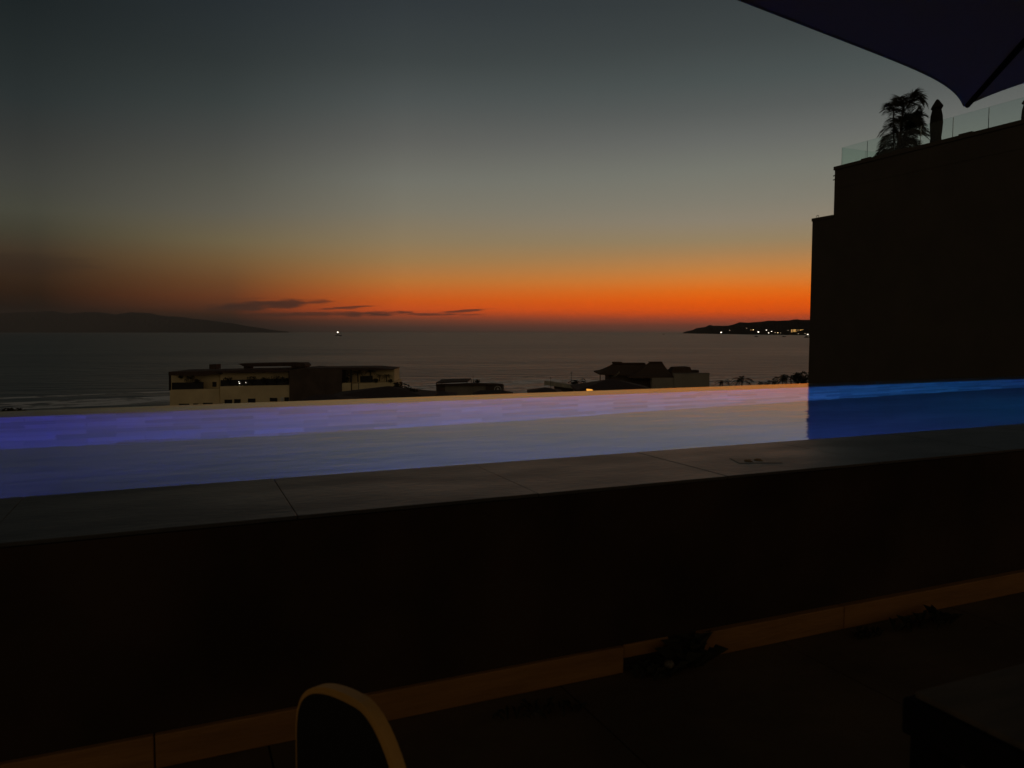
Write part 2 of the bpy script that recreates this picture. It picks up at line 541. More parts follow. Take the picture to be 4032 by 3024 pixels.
    for x0, y0, x1, y1, th, st in streaks:
        a0, e0 = elaz(x0, y0); a1, e1 = elaz(x1, y1)
        h = math.degrees(th / F)
        ca, ce, ha, sl = (a0 + a1) / 2, (e0 + e1) / 2, abs(a1 - a0) / 2, (e1 - e0) / (a1 - a0)
        da = math_('SUBTRACT', az, ca)
        u = math_('DIVIDE', da, ha)
        v = math_('DIVIDE', math_('SUBTRACT', math_('SUBTRACT', el, ce), math_('MULTIPLY', da, sl)), h)
        q = math_('SUBTRACT', 1.0, math_('ADD', math_('MULTIPLY', u, u), math_('MULTIPLY', v, v)))
        s_ = math_('MULTIPLY', rng(math_('ADD', q, nn), -0.25, 0.95, smooth=True), st)
        # fade the streak itself so the noise never escapes it
        s_ = math_('MULTIPLY', s_, rng(q, -0.9, 0.25, smooth=True))
        tot = s_ if tot is None else math_('MAXIMUM', tot, s_)
    cloud = mix(rng(az, -30, -3), lin((42, 32, 27)), lin((84, 50, 41)))
    c = mix(tot, c, cloud)

    # the clear physical twilight sky on top, very faint
    sky = N.new('ShaderNodeTexSky')
    sky.sky_type = 'NISHITA'
    sky.sun_disc = False
    sky.sun_elevation = R(-4.0)
    sky.sun_rotation = YAW + R(9)
    sk = mix(1.0, sky.outputs[0], (0.02, 0.02, 0.02), 'MULTIPLY')
    c = mix(1.0, c, sk, 'ADD')
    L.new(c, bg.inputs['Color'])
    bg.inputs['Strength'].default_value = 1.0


make_world()

sun = bpy.data.lights.new('sun', 'SUN')
sun.energy = 0.004
sun.angle = R(30)
sun.color = (1.0, 0.55, 0.25)
sun.specular_factor = 0.0
so = bpy.data.objects.new('sun', sun)
COL.objects.link(so)
sd = f2w(math.sin(R(9)), math.cos(R(9)), math.tan(R(3)))
so.rotation_euler = sd.to_track_quat('Z', 'Y').to_euler()
so.location = (0, 0, 60)

# ------------------------------------------------------------------ sea, shore, ground
SEA = CAMZ - 17.0
GND = SEA + 0.45
mb = MB()
rings = [0, 40, 120, 250, 400, 700, 1500, 4000, 12000, 22000, 33500]
n = 72
vs = [(0, 0, SEA)]
fs = []
for k, rad in enumerate(rings[1:]):
    for i in range(n):
        a = 2 * math.pi * i / n
        vs.append((rad * math.cos(a), rad * math.sin(a), SEA))
    for i in range(n):
        if k == 0:
            fs.append((0, 1 + i, 1 + (i + 1) % n))
        else:
            b0, b1 = 1 + (k - 1) * n, 1 + k * n
            fs.append((b0 + i, b1 + i, b1 + (i + 1) % n, b0 + (i + 1) % n))
tag(mb.add(vs, fs).build('sea', M['sea'], origin=(0, 0, SEA)), kind='structure')

coast = [(-900, -260), (-420, 20), (-230, 110), (-140, 162), (-92, 192), (-60, 214), (-32, 233), (-8, 254), (16, 268), (50, 268),
         (86, 264), (130, 268), (200, 290), (420, 420), (900, 1100), (1700, 2300)]


def coast_at(k, off):
    a = Vector(coast[max(k - 1, 0)]); b = Vector(coast[min(k + 1, len(coast) - 1)])
    t = (b - a).normalized()
    nrm = Vector((-t.y, t.x))           # seaward
    p = Vector(coast[k]) + nrm * off
    return p


def strip(offs, zs, inland=None):
    m = MB()
    rows = []
    for off, z in zip(offs, zs):
        rows.append([f2w(*coast_at(k, off), z) for k in range(len(coast))])
    nn_ = len(coast)
    vs_ = [p for r_ in rows for p in r_]
    fs_ = [(j * nn_ + i, j * nn_ + i + 1, (j + 1) * nn_ + i + 1, (j + 1) * nn_ + i)
           for j in range(len(rows) - 1) for i in range(nn_ - 1)]
    return m.add(vs_, fs_)


tag(strip([-62, -50, -38], [GND + 0.05, SEA + 0.3, SEA - 0.4]).build('beach', M['sand']), kind='structure')
g = MB()
edge = [f2w(*coast_at(k, -60), GND) for k in range(len(coast))]
inner = [f2w(2600, 1900, GND), f2w(2600, -700, GND), f2w(-900, -700, GND)]
g.add(edge + inner, [tuple(range(len(edge) + 3))])
tag(g.build('ground', M['ground']), kind='structure')
sf = MB()
for o0, o1 in ((-12, 9), (-25, -19), (-39, -30), (22, 27)):
    m_ = strip([o0, o1], [SEA + 0.02, SEA + 0.03])
    sf.add(m_.v, m_.f)
tag(sf.build('surf', M['foam']), kind='structure')

# ------------------------------------------------------------------ air
hz = MB().box(-34000, 34000, -34000, 34000, SEA - 3, 660)
hm = bpy.data.materials.new('haze')
hm.use_nodes = True
hm.node_tree.nodes.clear()
ho = hm.node_tree.nodes.new('ShaderNodeOutputMaterial')
hv = hm.node_tree.nodes.new('ShaderNodeVolumePrincipled')
hv.inputs['Color'].default_value = (0.80, 0.82, 0.85, 1)
hv.inputs['Density'].default_value = HAZE
hv.inputs['Anisotropy'].default_value = 0.0
hm.node_tree.links.new(hv.outputs[0], ho.inputs['Volume'])
hob = hz.build('haze', hm)
tag(hob, kind='stuff')

# ------------------------------------------------------------------ far hills
random.seed(4)


def fbm(x, seed=0.0):
    return (math.sin(x * 1.7 + seed) * 0.5 + math.sin(x * 4.1 + seed * 2.3) * 0.27 + math.sin(x * 9.3 + seed * 1.3) * 0.15
            + math.sin(x * 21.0 + seed * 3.1) * 0.08)


def interp(pts, x):
    for (x0, y0), (x1, y1) in zip(pts, pts[1:]):
        if x <= x1:
            t = (x - x0) / (x1 - x0)
            t = max(0, min(1, t))
            return y0 + (y1 - y0) * t
    return pts[-1][1]


def land_pt(ridge, shore_d, back_d, rough, x, t):
    yr = interp(ridge, x) + rough * fbm(x * 0.035)
    d0, d1 = shore_d(x), back_d(x)
    zr = cpt(x, yr, d1)[2]
    d = d0 + (d1 - d0) * t
    k = min(t, 1)
    hh = (zr - SEA) * (k ** 0.9) * (1 + 0.12 * fbm(x * 0.05 + t * 5, 1.0 + t * 7) * (1 - k) * 3 * k)
    if t > 1:
        hh *= 0.3
    return cpt(x, 1307, d)[0], d, SEA + max(hh, 0) - (2 if t <= 0 else 0)


def land(name, ridge, shore_d, back_d, mat_, step, rough):
    m = MB()
    xs = []
    x = ridge[0][0]
    while x < ridge[-1][0] + 1e-6:
        xs.append(x); x += step
    ts = [0, 0.08, 0.16, 0.26, 0.38, 0.5, 0.62, 0.75, 0.88, 1.0, 1.3]
    rows = [[f2w(*land_pt(ridge, shore_d, back_d, rough, x, t)) for t in ts] for x in xs]
    k = len(ts)
    m.add([p for r_ in rows for p in r_],
          [(i * k + j, (i + 1) * k + j, (i + 1) * k + j + 1, i * k + j + 1) for i in range(len(rows) - 1) for j in range(k - 1)])
    return tag(m.build(name, mat_), kind='structure')


def q4(cx, cy):
    return (2600 + cx / 3.16, 1200 + cy / 3.16)


hd = [q4(*p) for p in [(278, 349), (300, 338), (345, 326), (400, 315), (450, 291), (500, 283), (560, 275), (600, 255), (625, 252),
                       (660, 262), (690, 261), (760, 263), (840, 260), (900, 247), (940, 232), (985, 217), (1040, 222), (1110, 222),
                       (1200, 213), (1280, 208), (1340, 198), (1380, 198), (1450, 200), (1520, 195), (1600, 194), (1650, 184),
                       (1700, 182), (1740, 188), (1850, 187), (2200, 180), (2800, 170), (3600, 160)]]


def head_d(x):
    return interp([(2688, 9000), (2800, 6600), (2950, 5000), (3190, 4000), (3800, 3400)], x)


land('headland', hd, head_d, lambda x: head_d(x) * 1.22, M['headland'], 3.0, 0.5)
mt = [(cx / 1.843, 900 + cy / 1.843) for cx, cy in
      [(-900, 600), (-500, 622), (0, 612), (200, 606), (400, 600), (500, 618), (640, 604), (760, 612), (850, 622), (960, 607),
       (1080, 612), (1170, 632), (1300, 640), (1400, 652), (1500, 664), (1700, 690), (1850, 715), (2000, 738), (2100, 748)]]
land('distant_mountains', mt, lambda x: 19000, lambda x: 21500, M['mountain'], 8.0, 1.2)

# ------------------------------------------------------------------ terrace and pool
ZC = CAMZ - 0.505                # coping top
ZW = CAMZ - 0.525                # water
YO, YI = 2.148, 2.735            # coping outer and inner edges
YL0, YL1 = 5.58, 5.98            # overflow lip
XA, XB = -7.0, 16.0
ZF = ZW - 1.40                   # pool floor
fl = MB()
for i in range(-8, 14):
    for j in range(-7, 3):
        x0 = i * 0.9 + 0.2
        y1 = 2.155 - (j + 7) * 0.9
        fl.box(x0 + 0.003, x0 + 0.897, y1 - 0.897, y1, -0.05, 0.0)
fl.box(-8, 13, -7.5, 2.156, -0.35, -0.012)
tag(fl.build('terrace_floor', M['floor'], origin=(0, 0, 0)), kind='structure')

pool = empty('infinity_pool', (2.0, YO, 0), 'raised infinity pool with dark outer wall, grey stone coping and blue lit tiles', 'pool')
w_ = MB().box(XA, XB, YO + 0.003, YI - 0.015, -0.35, ZC - 0.0135)
w_.build('outer_wall', M['wall_dark'], pool)
cp = MB()
random.seed(2)
x = 0.29 - 0.735 * 10
while x < XB - 0.4:
    dz = random.uniform(-0.0012, 0.0012)
    cp.box(x + 0.0011, x + 0.7339, YO, YI, ZC - 0.011 + dz, ZC + dz)
    x += 0.735
cp.build('coping', M['coping'], pool, bevel=0.0015)
bs = MB()
# basin: floor, near wall, far wall, ends
bs.box(XA, XB, YI - 0.014, YI - 0.002, ZF, ZC - 0.0135)
bs.box(XA, XB, YL0, YL0 + 0.02, ZF, ZW - 0.03)
bs.box(XA - 0.2, XA, YI - 0.014, YL1 - 0.01, ZF - 0.2, ZC - 0.0135)
bs.box(XB, XB + 0.2, YI - 0.014, YL1 - 0.01, ZF - 0.2, ZC - 0.0135)
bs.build('basin_walls', M['tile'], pool)
MB().box(XA, XB, YI - 0.015, YL0 + 0.02, ZF - 0.2, ZF + 0.003).build('basin_floor', M['pool_floor'], pool)
MB().box(XA, XB, YL0 + 0.021, YL1, ZF - 0.3, ZW - 0.022).build('overflow_lip', M['lip'], pool)
lights = [(-1.7, (0.045, 0.03, 1.0), 210), (1.6, (0.07, 0.09, 1.0), 270), (4.3, (0.14, 0.26, 1.0), 330), (7.2, (0.0, 0.40, 1.0), 430), (10.4, (0.12, 0.07, 1.0), 190)]
for i, (lx, col, st) in enumerate(lights):
    b = MB()
    prof = [(0.16, 0.0), (0.16, 0.03), (0.125, 0.04), (0.125, 0.02)]
    b.lathe(prof, 20)
    m4 = Matrix.Translation((lx, YI, ZW - 0.30)) @ Matrix.Rotation(-math.pi / 2, 4, 'X')
    b.xf(m4)
    ring = b.build('pool_light', M['metal_dark'], pool)
    lens = MB().lathe([(0.12, 0.022), (0.09, 0.034), (0.03, 0.04)], 20).xf(m4)
    lens.build('lens', emis('pool_lens', col, st), ring)
# water sheet running over the lip
wt = MB()
nx, ny = 60, 12
for j in range(ny + 1):
    for i in range(nx + 1):
        wt.v.append(Vector((XA + (XB - XA) * i / nx, YI - 0.0019 + (YL1 + 0.012 - YI) * j / ny, ZW)))
for j in range(ny):
    for i in range(nx):
        a = j * (nx + 1) + i
        wt.f.append((a, a + 1, a + nx + 2, a + nx + 1))
tag(wt.build('pool_water', M['water'], smooth=True), kind='structure')
# a worn plate set in the coping
pq = empty('marker_plate', (2.07, 2.36, ZC), 'small flat marker plate with an ochre mark on the pool coping', 'plate')
pl = MB().box(-0.085, 0.085, -0.055, 0.055, 0.0003, 0.0014).xf(Matrix.Translation((2.07, 2.36, ZC)) @ Matrix.Rotation(R(-20), 4, 'Z'))
pl.build('plate', M['plate'], pq)
mk = MB()
for dx in (-0.03, 0.02):
    pts = [(2.07 + dx + 0.02 * math.cos(a), 2.36 + 0.018 * math.sin(a), ZC + 0.0014) for a in [R(40 + 28 * k) for k in range(9)]]
    mk.tube(pts, 0.003, 6)
mk.build('ochre_mark', M['ochre'], pq)

# kerb slabs at the foot of the pool wall
KZ = CAMZ - 1.045
slabs = [(-2.6, -0.085, YO - 0.014, 'pale kerb slab at the foot of the pool wall, far left end'),
         (-0.082, 1.334, YO - 0.014, 'long pale kerb slab behind the rounded chair back'),
         (1.338, 1.52, YO - 0.004, 'short recessed kerb slab in the dark gap, with a pebble before it'),
         (1.637, 2.305, YO - 0.026, 'pale kerb slab right of the dark gap in the kerb'),
         (2.308, 4.6, YO - 0.026, 'long pale kerb slab with dark plants along its foot, far right')]
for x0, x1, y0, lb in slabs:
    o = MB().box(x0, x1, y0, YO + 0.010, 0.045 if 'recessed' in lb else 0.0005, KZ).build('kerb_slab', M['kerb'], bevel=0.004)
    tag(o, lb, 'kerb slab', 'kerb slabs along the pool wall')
pb = MB()
pb.lathe([(0.001, 0), (0.013, 0.004), (0.018, 0.014), (0.013, 0.024), (0.001, 0.028)], 12, (1.455, 2.05, 0.030))
tag(pb.build('pebble', M['plate'], smooth=True), 'small round dull pebble in the dark gap between kerb slabs', 'pebble')


# ------------------------------------------------------------------ plants
def frond(mb, base, az_, length, rise, droop, nleaf, leaf, w0, seed, stem=0.012):
    rnd = random.Random(seed)
    d = Vector((math.cos(az_), math.sin(az_), 0))
    pts = []
    for i in range(9):
        t = i / 8
        pts.append(base + d * (length * (t - 0.12 * droop * t * t)) + Vector((0, 0, length * (rise * t - droop * t * t))))
    mb.tube(pts, [stem * (1 - 0.8 * i / 8) for i in range(9)], 4)
    side = d.cross(Vector((0, 0, 1)))
    for i in range(nleaf):
        t = 0.14 + 0.86 * (i + 0.5) / nleaf
        k = min(int(t * 8), 7); u = t * 8 - k
        p = pts[k].lerp(pts[k + 1], u)
        tan = (pts[k + 1] - pts[k]).normalized()
        ll = leaf * (0.55 + 0.9 * math.sin(math.pi * min(1, t * 0.85 + 0.12))) * rnd.uniform(0.8, 1.1)
        for sg in (-1, 1):
            tip = p + (tan * 0.65 + side * sg * 0.75 + Vector((0, 0, rnd.uniform(-0.42, 0.12)))).normalized() * ll
            wv = tan.cross(side * sg).normalized()
            wd = (tan * 0.7 + wv * 0.5).normalized() * w0
            mid = p.lerp(tip, 0.5) + Vector((0, 0, 0.06 * ll))
            mb.add([p - wd * 0.4, p + wd * 0.4, mid + wd, tip, mid - wd], [(0, 1, 2, 3, 4)])


def make_palm(name, h, fl_, nf, seed, label, cat, group, nleaf=16):
    rnd = random.Random(seed)
    root = empty(name, (0, 0, 0), label, cat, group)
    t = MB()
    bend = rnd.uniform(-0.05, 0.05) * h
    path = [Vector((bend * (i / 6) ** 2, 0, h * i / 6)) for i in range(7)]
    t.tube(path, [0.16 - 0.06 * i / 6 for i in range(7)], 8)
    t.build('trunk', M['trunk'], root, smooth=True)
    c = MB()
    for i in range(nf):
        a = 2 * math.pi * i / nf * 2.4 + rnd.uniform(-0.2, 0.2)
        lv = i / nf
        frond(c, path[-1].copy(), a, fl_ * rnd.uniform(0.8, 1.05), 0.95 - 1.15 * lv + rnd.uniform(-0.1, 0.1), 0.55 + 0.35 * (1 - lv), nleaf,
              fl_ * 0.19, fl_ * 0.014, seed * 100 + i, 0.03)
    c.build('crown', M['leaf_dark'], root)
    return root


def leaf_cloud(c, cen, rad, nl, size, seed, flat=1.0):
    rnd = random.Random(seed)
    for i in range(nl):
        while True:
            p = Vector((rnd.uniform(-1, 1), rnd.uniform(-1, 1), rnd.uniform(-1, 1)))
            if p.length < 1 and p.length > 0.35 * rnd.random():
                break
        q = Vector(cen) + Vector((p.x * rad, p.y * rad, p.z * rad * flat))
        a = Vector((rnd.uniform(-1, 1), rnd.uniform(-1, 1), rnd.uniform(-0.6, 0.6))).normalized()
        b = a.cross(Vector((rnd.uniform(-1, 1), rnd.uniform(-1, 1), rnd.uniform(-1, 1)))).normalized()
        s_ = size * rnd.uniform(0.6, 1.3)
        c.add([q - a * s_, q - b * s_ * 0.4, q + a * s_, q + b * s_ * 0.4], [(0, 1, 2, 3)])


# low plants before the kerb
def clump(loc, rad, h, seed, label, name='ground_plant'):
    root = empty(name, loc, label, 'plant', 'low dark plants at the kerb')
    rnd = random.Random(seed)
    c = MB()
    for i in range(38):
        a = rnd.uniform(0, 2 * math.pi); r0 = rad * math.sqrt(rnd.random())
        base = Vector(loc) + Vector((r0 * math.cos(a) * 1.0, r0 * math.sin(a) * 0.35, 0))
        ln = h * rnd.uniform(0.5, 1.1)
        b2 = rnd.uniform(0, 2 * math.pi)
        dv = Vector((math.cos(b2), math.sin(b2), 0))
        sd = dv.cross(Vector((0, 0, 1))) * ln * 0.16
        m1 = base + dv * ln * 0.35 + Vector((0, 0, ln * 0.7))
        tp = base + dv * ln * 0.85 + Vector((0, 0, ln * 0.75))
        c.add([base - sd * 0.3, base + sd * 0.3, m1 + sd, tp, m1 - sd], [(0, 1, 2, 3, 4)])
    c.build('leaves', M['leaf_dark'], root)
    s_ = MB()
    s_.lathe([(rad * 0.10, 0.0), (rad * 0.07, h * 0.3)], 8, loc)
    s_.build('stem', M['trunk'], root)
    return root


clump((1.44, 2.07, 0), 0.09, 0.055, 6, 'low dark leafy plant at the left of the gap, beside the pebble')
clump((1.575, 2.09, 0), 0.055, 0.12, 1, 'taller dark leafy plant against the end of the right kerb slab, in the gap')
clump((2.62, 2.03, 0), 0.16, 0.060, 2, 'largest dark low plant at the foot of the right kerb slab')
clump((2.33, 2.04, 0), 0.07, 0.035, 3, 'tiny dark plant at the right kerb, beside the larger one')
clump((0.95, 2.00, 0), 0.16, 0.035, 4, 'flat dark plant on the floor before the long kerb slab right of the chair')

# ------------------------------------------------------------------ chair back
ch = empty('armchair', (-0.05, 0.75, 0), 'dark chair with a rounded backrest and pale rim, seen almost edge on', 'chair')
KS = 1.15


def kz(z):
    return CAMZ - (CAMZ - z) * KS


cc = f2w(-0.182 * KS, 0.8991 * KS, 0)
vdir = f2w(math.sin(-0.7949), math.cos(-0.7949), 0)
ndir = vdir.cross(Vector((0, 0, 1))).normalized()
WN, WF, ZT, ZBN, ZBF = 0.1295 * KS, 0.1443 * KS, kz(0.6949), kz(0.3415), kz(0.55)
TH, RW = 0.0153 * KS, 0.0109 * KS


def arch(q, off, n_=44):         # backrest outline, its near side falling lower than its far side
    pts = []
    for i in range(n_ + 1):
        a_ = math.pi * i / n_
        near_ = a_ < math.pi / 2
        full, S0 = q, abs(math.sin(a_))
        if not near_:
            q = full * (0.12 + 0.88 * S0 ** 1.5)
        s_ = -math.cos(a_) * ((WN if near_ else WF) - q)
        S_ = abs(math.sin(a_)) ** (0.824 if near_ else 0.4268)
        zb = ZBN if near_ else ZBF
        pts.append(cc + vdir * s_ + ndir * off + Vector((0, 0, zb + S_ * (ZT - q - zb))))
        q = full
    for z in (ZBF - 0.08, ZBF - 0.16, ZBN):
        pts.append(cc + vdir * (WF - q * 0.12) + ndir * off + Vector((0, 0, z)))
    return pts


shell = MB()
shell.loft(arch(RW + 0.0003, -TH / 2 + 0.0012), arch(RW + 0.0003, TH / 2 - 0.004))
shell.build('backrest', M['chair_shell'], ch, smooth=False)
rim = MB()
A0, A1 = arch(0, -TH / 2), arch(0, TH / 2)
B0, B1 = arch(RW, -TH / 2), arch(RW, TH / 2)
k = len(A0)
rim.add(A0 + A1 + B1 + B0, [(j * k + i, j * k + i + 1, ((j + 1) % 4) * k + i + 1, ((j + 1) % 4) * k + i) for j in range(4) for i in range(k - 1)])
rim.build('backrest_rim', M['chair_rim'], ch, smooth=False, bevel=0.003)
st = MB()
sq = [cc + vdir * a * WN + ndir * b + Vector((0, 0, ZBN)) for a, b in ((-1.02, 0.0), (1.12, 0.0), (1.05, -0.40), (-0.95, -0.40))]
st.loft(sq, [p + Vector((0, 0, 0.05)) for p in sq])
st.build('seat', M['chair_shell'], ch, bevel=0.01)
for p in sq:
    q = p.lerp((sq[0] + sq[2]) / 2, 0.08)
    MB().tube([q, Vector((q.x, q.y, 0))], [0.016, 0.012], 8).build('leg', M['metal_dark'], ch)

# ------------------------------------------------------------------ table
TZ = CAMZ - 0.5
tb = empty('patio_table', (1.4, 0.3, 0), 'dark square patio table with a thick edge, cut off by the lower right corner', 'table')
MB().box(0.93, 1.72, -0.10, 0.73, TZ - 0.010, TZ).build('tabletop', M['table'], tb, bevel=0.003)
MB().box(0.919, 1.731, -0.111, 0.741, TZ - 0.062, TZ - 0.0105).build('apron', M['table_edge'], tb, bevel=0.004)
for lx in (0.95, 1.70):
    for ly in (-0.08, 0.71):
        MB().box(lx - 0.022, lx + 0.022, ly - 0.022, ly + 0.022, 0.0, TZ - 0.063).build('leg', M['table_edge'], tb)

# ------------------------------------------------------------------ large patio umbrella overhead
zt = 0.95
T = Vector((3.22 * zt, 2.387 * zt, CAMZ + zt))
aa = R(78)
d1 = -Vector((math.sin(aa), math.cos(aa), 0)); d2 = Vector((math.cos(aa), -math.sin(aa), 0))
Lc = 2.85
C0 = T + d1 * Lc / 2 + d2 * Lc / 2
H = 0.38
um = empty('patio_umbrella', (C0.x, C0.y, 0), 'large dark patio umbrella overhead with scalloped edge and a pointed corner', 'umbrella')
corners = [T, T + d1 * Lc, T + d1 * Lc + d2 * Lc, T + d2 * Lc]
cn = MB()
NS, NK = 48, 10
apex = Vector((C0.x, C0.y, T.z + H))
rim_pts = []
for e in range(4):
    a, b = corners[e], corners[(e + 1) % 4]
    inw = (C0 - (a + b) / 2); inw.z = 0; inw.normalize()
    for i in range(NS):
        s_ = i / NS
        # dense near the corners
        s_ = 0.5 - 0.5 * math.copysign(abs(math.cos(math.pi * s_)) ** 0.6, math.cos(math.pi * s_)) if 0 < i < NS else s_
        f_ = 1 - abs(2 * s_ - 1) ** 7
        rim_pts.append(a.lerp(b, s_) + inw * 0.055 * f_ + Vector((0, 0, 0.040 * f_)))
nr = len(rim_pts)
for kk in range(1, NK + 1):
    t = kk / NK
    for j, p in enumerate(rim_pts):
        q = apex.lerp(p, t)
        s_ = (j % NS) / NS
        q.z += 0.02 * math.sin(math.pi * t) * (1 - abs(2 * s_ - 1) ** 2) * -1
        cn.v.append(q)
for kk in range(NK - 1):
    for j in range(nr):
        cn.f.append((kk * nr + j, kk * nr + (j + 1) % nr, (kk + 1) * nr + (j + 1) % nr, (kk + 1) * nr + j))
cn.v.append(apex); ia = len(cn.v) - 1
for j in range(nr):
    cn.f.append((ia, (j + 1) % nr, j))
co = cn.build('canopy', M['canopy'], um, smooth=False)
sm = co.modifiers.new('thick', 'SOLIDIFY'); sm.thickness = 0.004; sm.offset = 1
hem = MB()
hem.tube(rim_pts + [rim_pts[0]], 0.006, 5, cap=False)
hem.build('hem', M['canopy'], um)
for cpt_ in corners:
    p0 = apex.lerp(cpt_, 0.05) - Vector((0, 0, 0.03)); p1 = apex.lerp(cpt_, 0.985) - Vector((0, 0, 0.016))
    MB().tube([p0, p0.lerp(p1, 0.5), p1], [0.015, 0.014, 0.010], 8).build('rib', M['rib'], um)
MB().tube([(C0.x, C0.y, 0.06), (C0.x, C0.y, apex.z + 0.06)], 0.024, 12).build('pole', M['metal_dark'], um)
MB().lathe([(0.26, 0.0), (0.26, 0.05), (0.05, 0.065), (0.045, 0.3), (0.03, 0.3)], 28, (C0.x, C0.y, 0.001)).build('base', M['metal_dark'], um)

# ------------------------------------------------------------------ dark building at the right
BX = 28.0
ZU, ZLo = CAMZ + 7.595, CAMZ + 5.41
bd = empty('hotel_building', (BX + 8, 15, GND), 'tall dark hotel block beyond the pool with a stepped roof edge', 'building')
MB().box(BX, BX + 18, -6, 28.36, GND - 0.5, ZLo - 0.14).build('lower_block', M['building'], bd)
MB().box(BX - 0.03, BX + 18.02, 27.10, 28.39, ZLo - 0.14, ZLo).build('step_cap', M['building'], bd)
MB().box(BX + 0.002, BX + 18, -6, 27.07, ZLo - 0.139, ZU - 0.16).build('upper_block', M['building'], bd)
pa = MB()
pa.box(BX - 0.05, BX + 0.42, -6, 27.11, ZU - 0.16, ZU)
pa.box(BX + 0.421, BX + 18, 26.70, 27.11, ZU - 0.16, ZU)
for y, l in ((25.1, 0.5), (23.3, 0.7), (20.4, 0.55)):
    pa.box(BX - 0.02, BX + 0.3, y, y + l, ZU + 0.001, ZU + 0.05)
pa.build('parapet', M['building'], bd, bevel=0.01)
MB().box(BX - 0.010, BX + 0.002, -6, 27.06, ZU - 1.02, ZU - 0.90).build('string_course', M['building'], bd)
for z in (CAMZ + 7.23, CAMZ + 7.045):
    MB().tube([(BX + 0.12, 27.0, z), (BX + 0.12, 27.27, z - 0.01)], [0.035, 0.022], 8).build('drain_spout', M['metal_dark'], bd)
lp = MB()
pts = [(BX + 0.2, 28.30, ZLo - 0.02), (BX + 0.2, 28.30, ZLo + 0.10)] + \
      [(BX + 0.2, 28.24 + 0.06 * math.cos(a), ZLo + 0.10 + 0.05 * math.sin(a)) for a in [R(20 * k) for k in range(1, 9)]] + \
      [(BX + 0.2, 28.18, ZLo + 0.10), (BX + 0.2, 28.18, ZLo - 0.02)]
lp.tube(pts, 0.012, 6)
tag(lp.build('pipe_loop', M['metal_dark']), 'small bent pipe loop on the lower step of the dark building', 'pipe')

gl = empty('glass_balustrade', (28.62, 23, ZU), 'clear glass balustrade along the roof edge of the dark building', 'railing')
GZ = CAMZ + 8.47
ys = [27.0, 25.55, 24.1, 22.87, 21.43, 19.97, 18.5, 17.05, 15.6]
for y1, y0 in zip(ys, ys[1:]):
    MB().box(28.30, 28.312, y0 + 0.012, y1 - 0.012, ZU + 0.002, GZ).build('glass_panel', M['glass'], gl)
for x0 in (28.32, 29.78, 31.24, 32.7):
    MB().box(x0 + 0.012, x0 + 1.445, 26.975, 26.987, ZU + 0.002, GZ).build('glass_panel', M['glass'], gl)
for y in ys[1:-1]:
    MB().box(28.297, 28.315, y - 0.003, y + 0.003, ZU + 0.001, GZ - 0.03).build('clamp_strip', M['rib'], gl)

# roof terrace palm in a planting mound
rp = empty('roof_palm', (29.2, 24.75, ZU - 0.2), 'bushy feathery palm in a mound on the roof of the dark building', 'palm')
PB = Vector((29.2, 24.75, ZU))
md = MB()
md.lathe([(0.95, -0.2), (0.9, 0.12), (0.7, 0.30), (0.35, 0.38), (0.05, 0.40)], 18, PB)
md.build('mound', M['ground'], rp, smooth=True)
mc = MB()
leaf_cloud(mc, PB + Vector((0, 0, 0.28)), 0.75, 160, 0.11, 8, 0.35)
mc.build('ground_leaves', M['leaf_dark'], rp)
cr_ = MB(); stm = MB()
rnd = random.Random(11)
groups = [(0.26, 1.95, [(0, 1.25, 1.5, 1.5), (8, 1.05, 1.9, 1.6), (40, 0.95, 1.8, 1.3), (150, 0.9, 2.0, 1.5), (195, 0.8, 1.7, 1.5), (-30, 1.1, 1.3, 1.5), (95, 0.85, 2.1, 1.4), (-80, 0.8, 1.8, 1.5)]),
          (-0.30, 2.05, [(180, 0.5, 1.3, 1.5), (0, 0.42, 1.6, 1.4), (120, 0.5, 1.9, 1.2), (250, 0.45, 1.5, 1.3)]),
          (0.12, 1.35, [(0, 1.2, 1.0, 1.15), (-20, 1.25, 0.7, 0.95), (20, 1.2, 0.5, 0.75), (170, 0.6, 1.2, 1.3), (60, 1.0, 1.0, 1.0), (300, 1.0, 1.0, 1.1)]),
          (0.02, 0.9, [(0, 1.3, 0.9, 1.05), (15, 1.3, 0.6, 0.8), (180, 1.1, 0.9, 1.4), (200, 0.9, 0.7, 1.0), (90, 1.0, 0.8, 1.0), (270, 1.0, 0.8, 1.0), (-15, 1.1, 0.4, 0.6)]),
          (-0.06, 0.5, [(180, 1.3, 0.7, 1.1), (192, 1.2, 0.5, 0.9), (168, 1.2, 0.9, 1.3), (0, 0.85, 0.6, 0.9), (20, 0.9, 0.9, 1.2), (205, 1.05, 0.3, 0.65), (250, 1.0, 0.5, 0.8), (80, 1.0, 0.6, 0.9), (310, 0.9, 0.5, 0.8)])]
for gy, gz, nn_ in ((0.10, 1.60, 2), (-0.08, 1.12, 3), (0.04, 0.68, 3)):
    groups.append((gy, gz, [(rnd.uniform(0, 360), rnd.uniform(0.8, 1.15), rnd.uniform(0.7, 1.5), rnd.uniform(0.9, 1.3)) for _ in range(nn_)]))
for gy, gz in ((0.0, 0.45), (0.08, 0.95), (0.18, 1.35)):
    groups.append((gy, gz, [(rnd.uniform(0, 360), rnd.uniform(0.36, 0.55), rnd.uniform(2.2, 3.0), rnd.uniform(1.0, 1.7)) for _ in range(4)]))
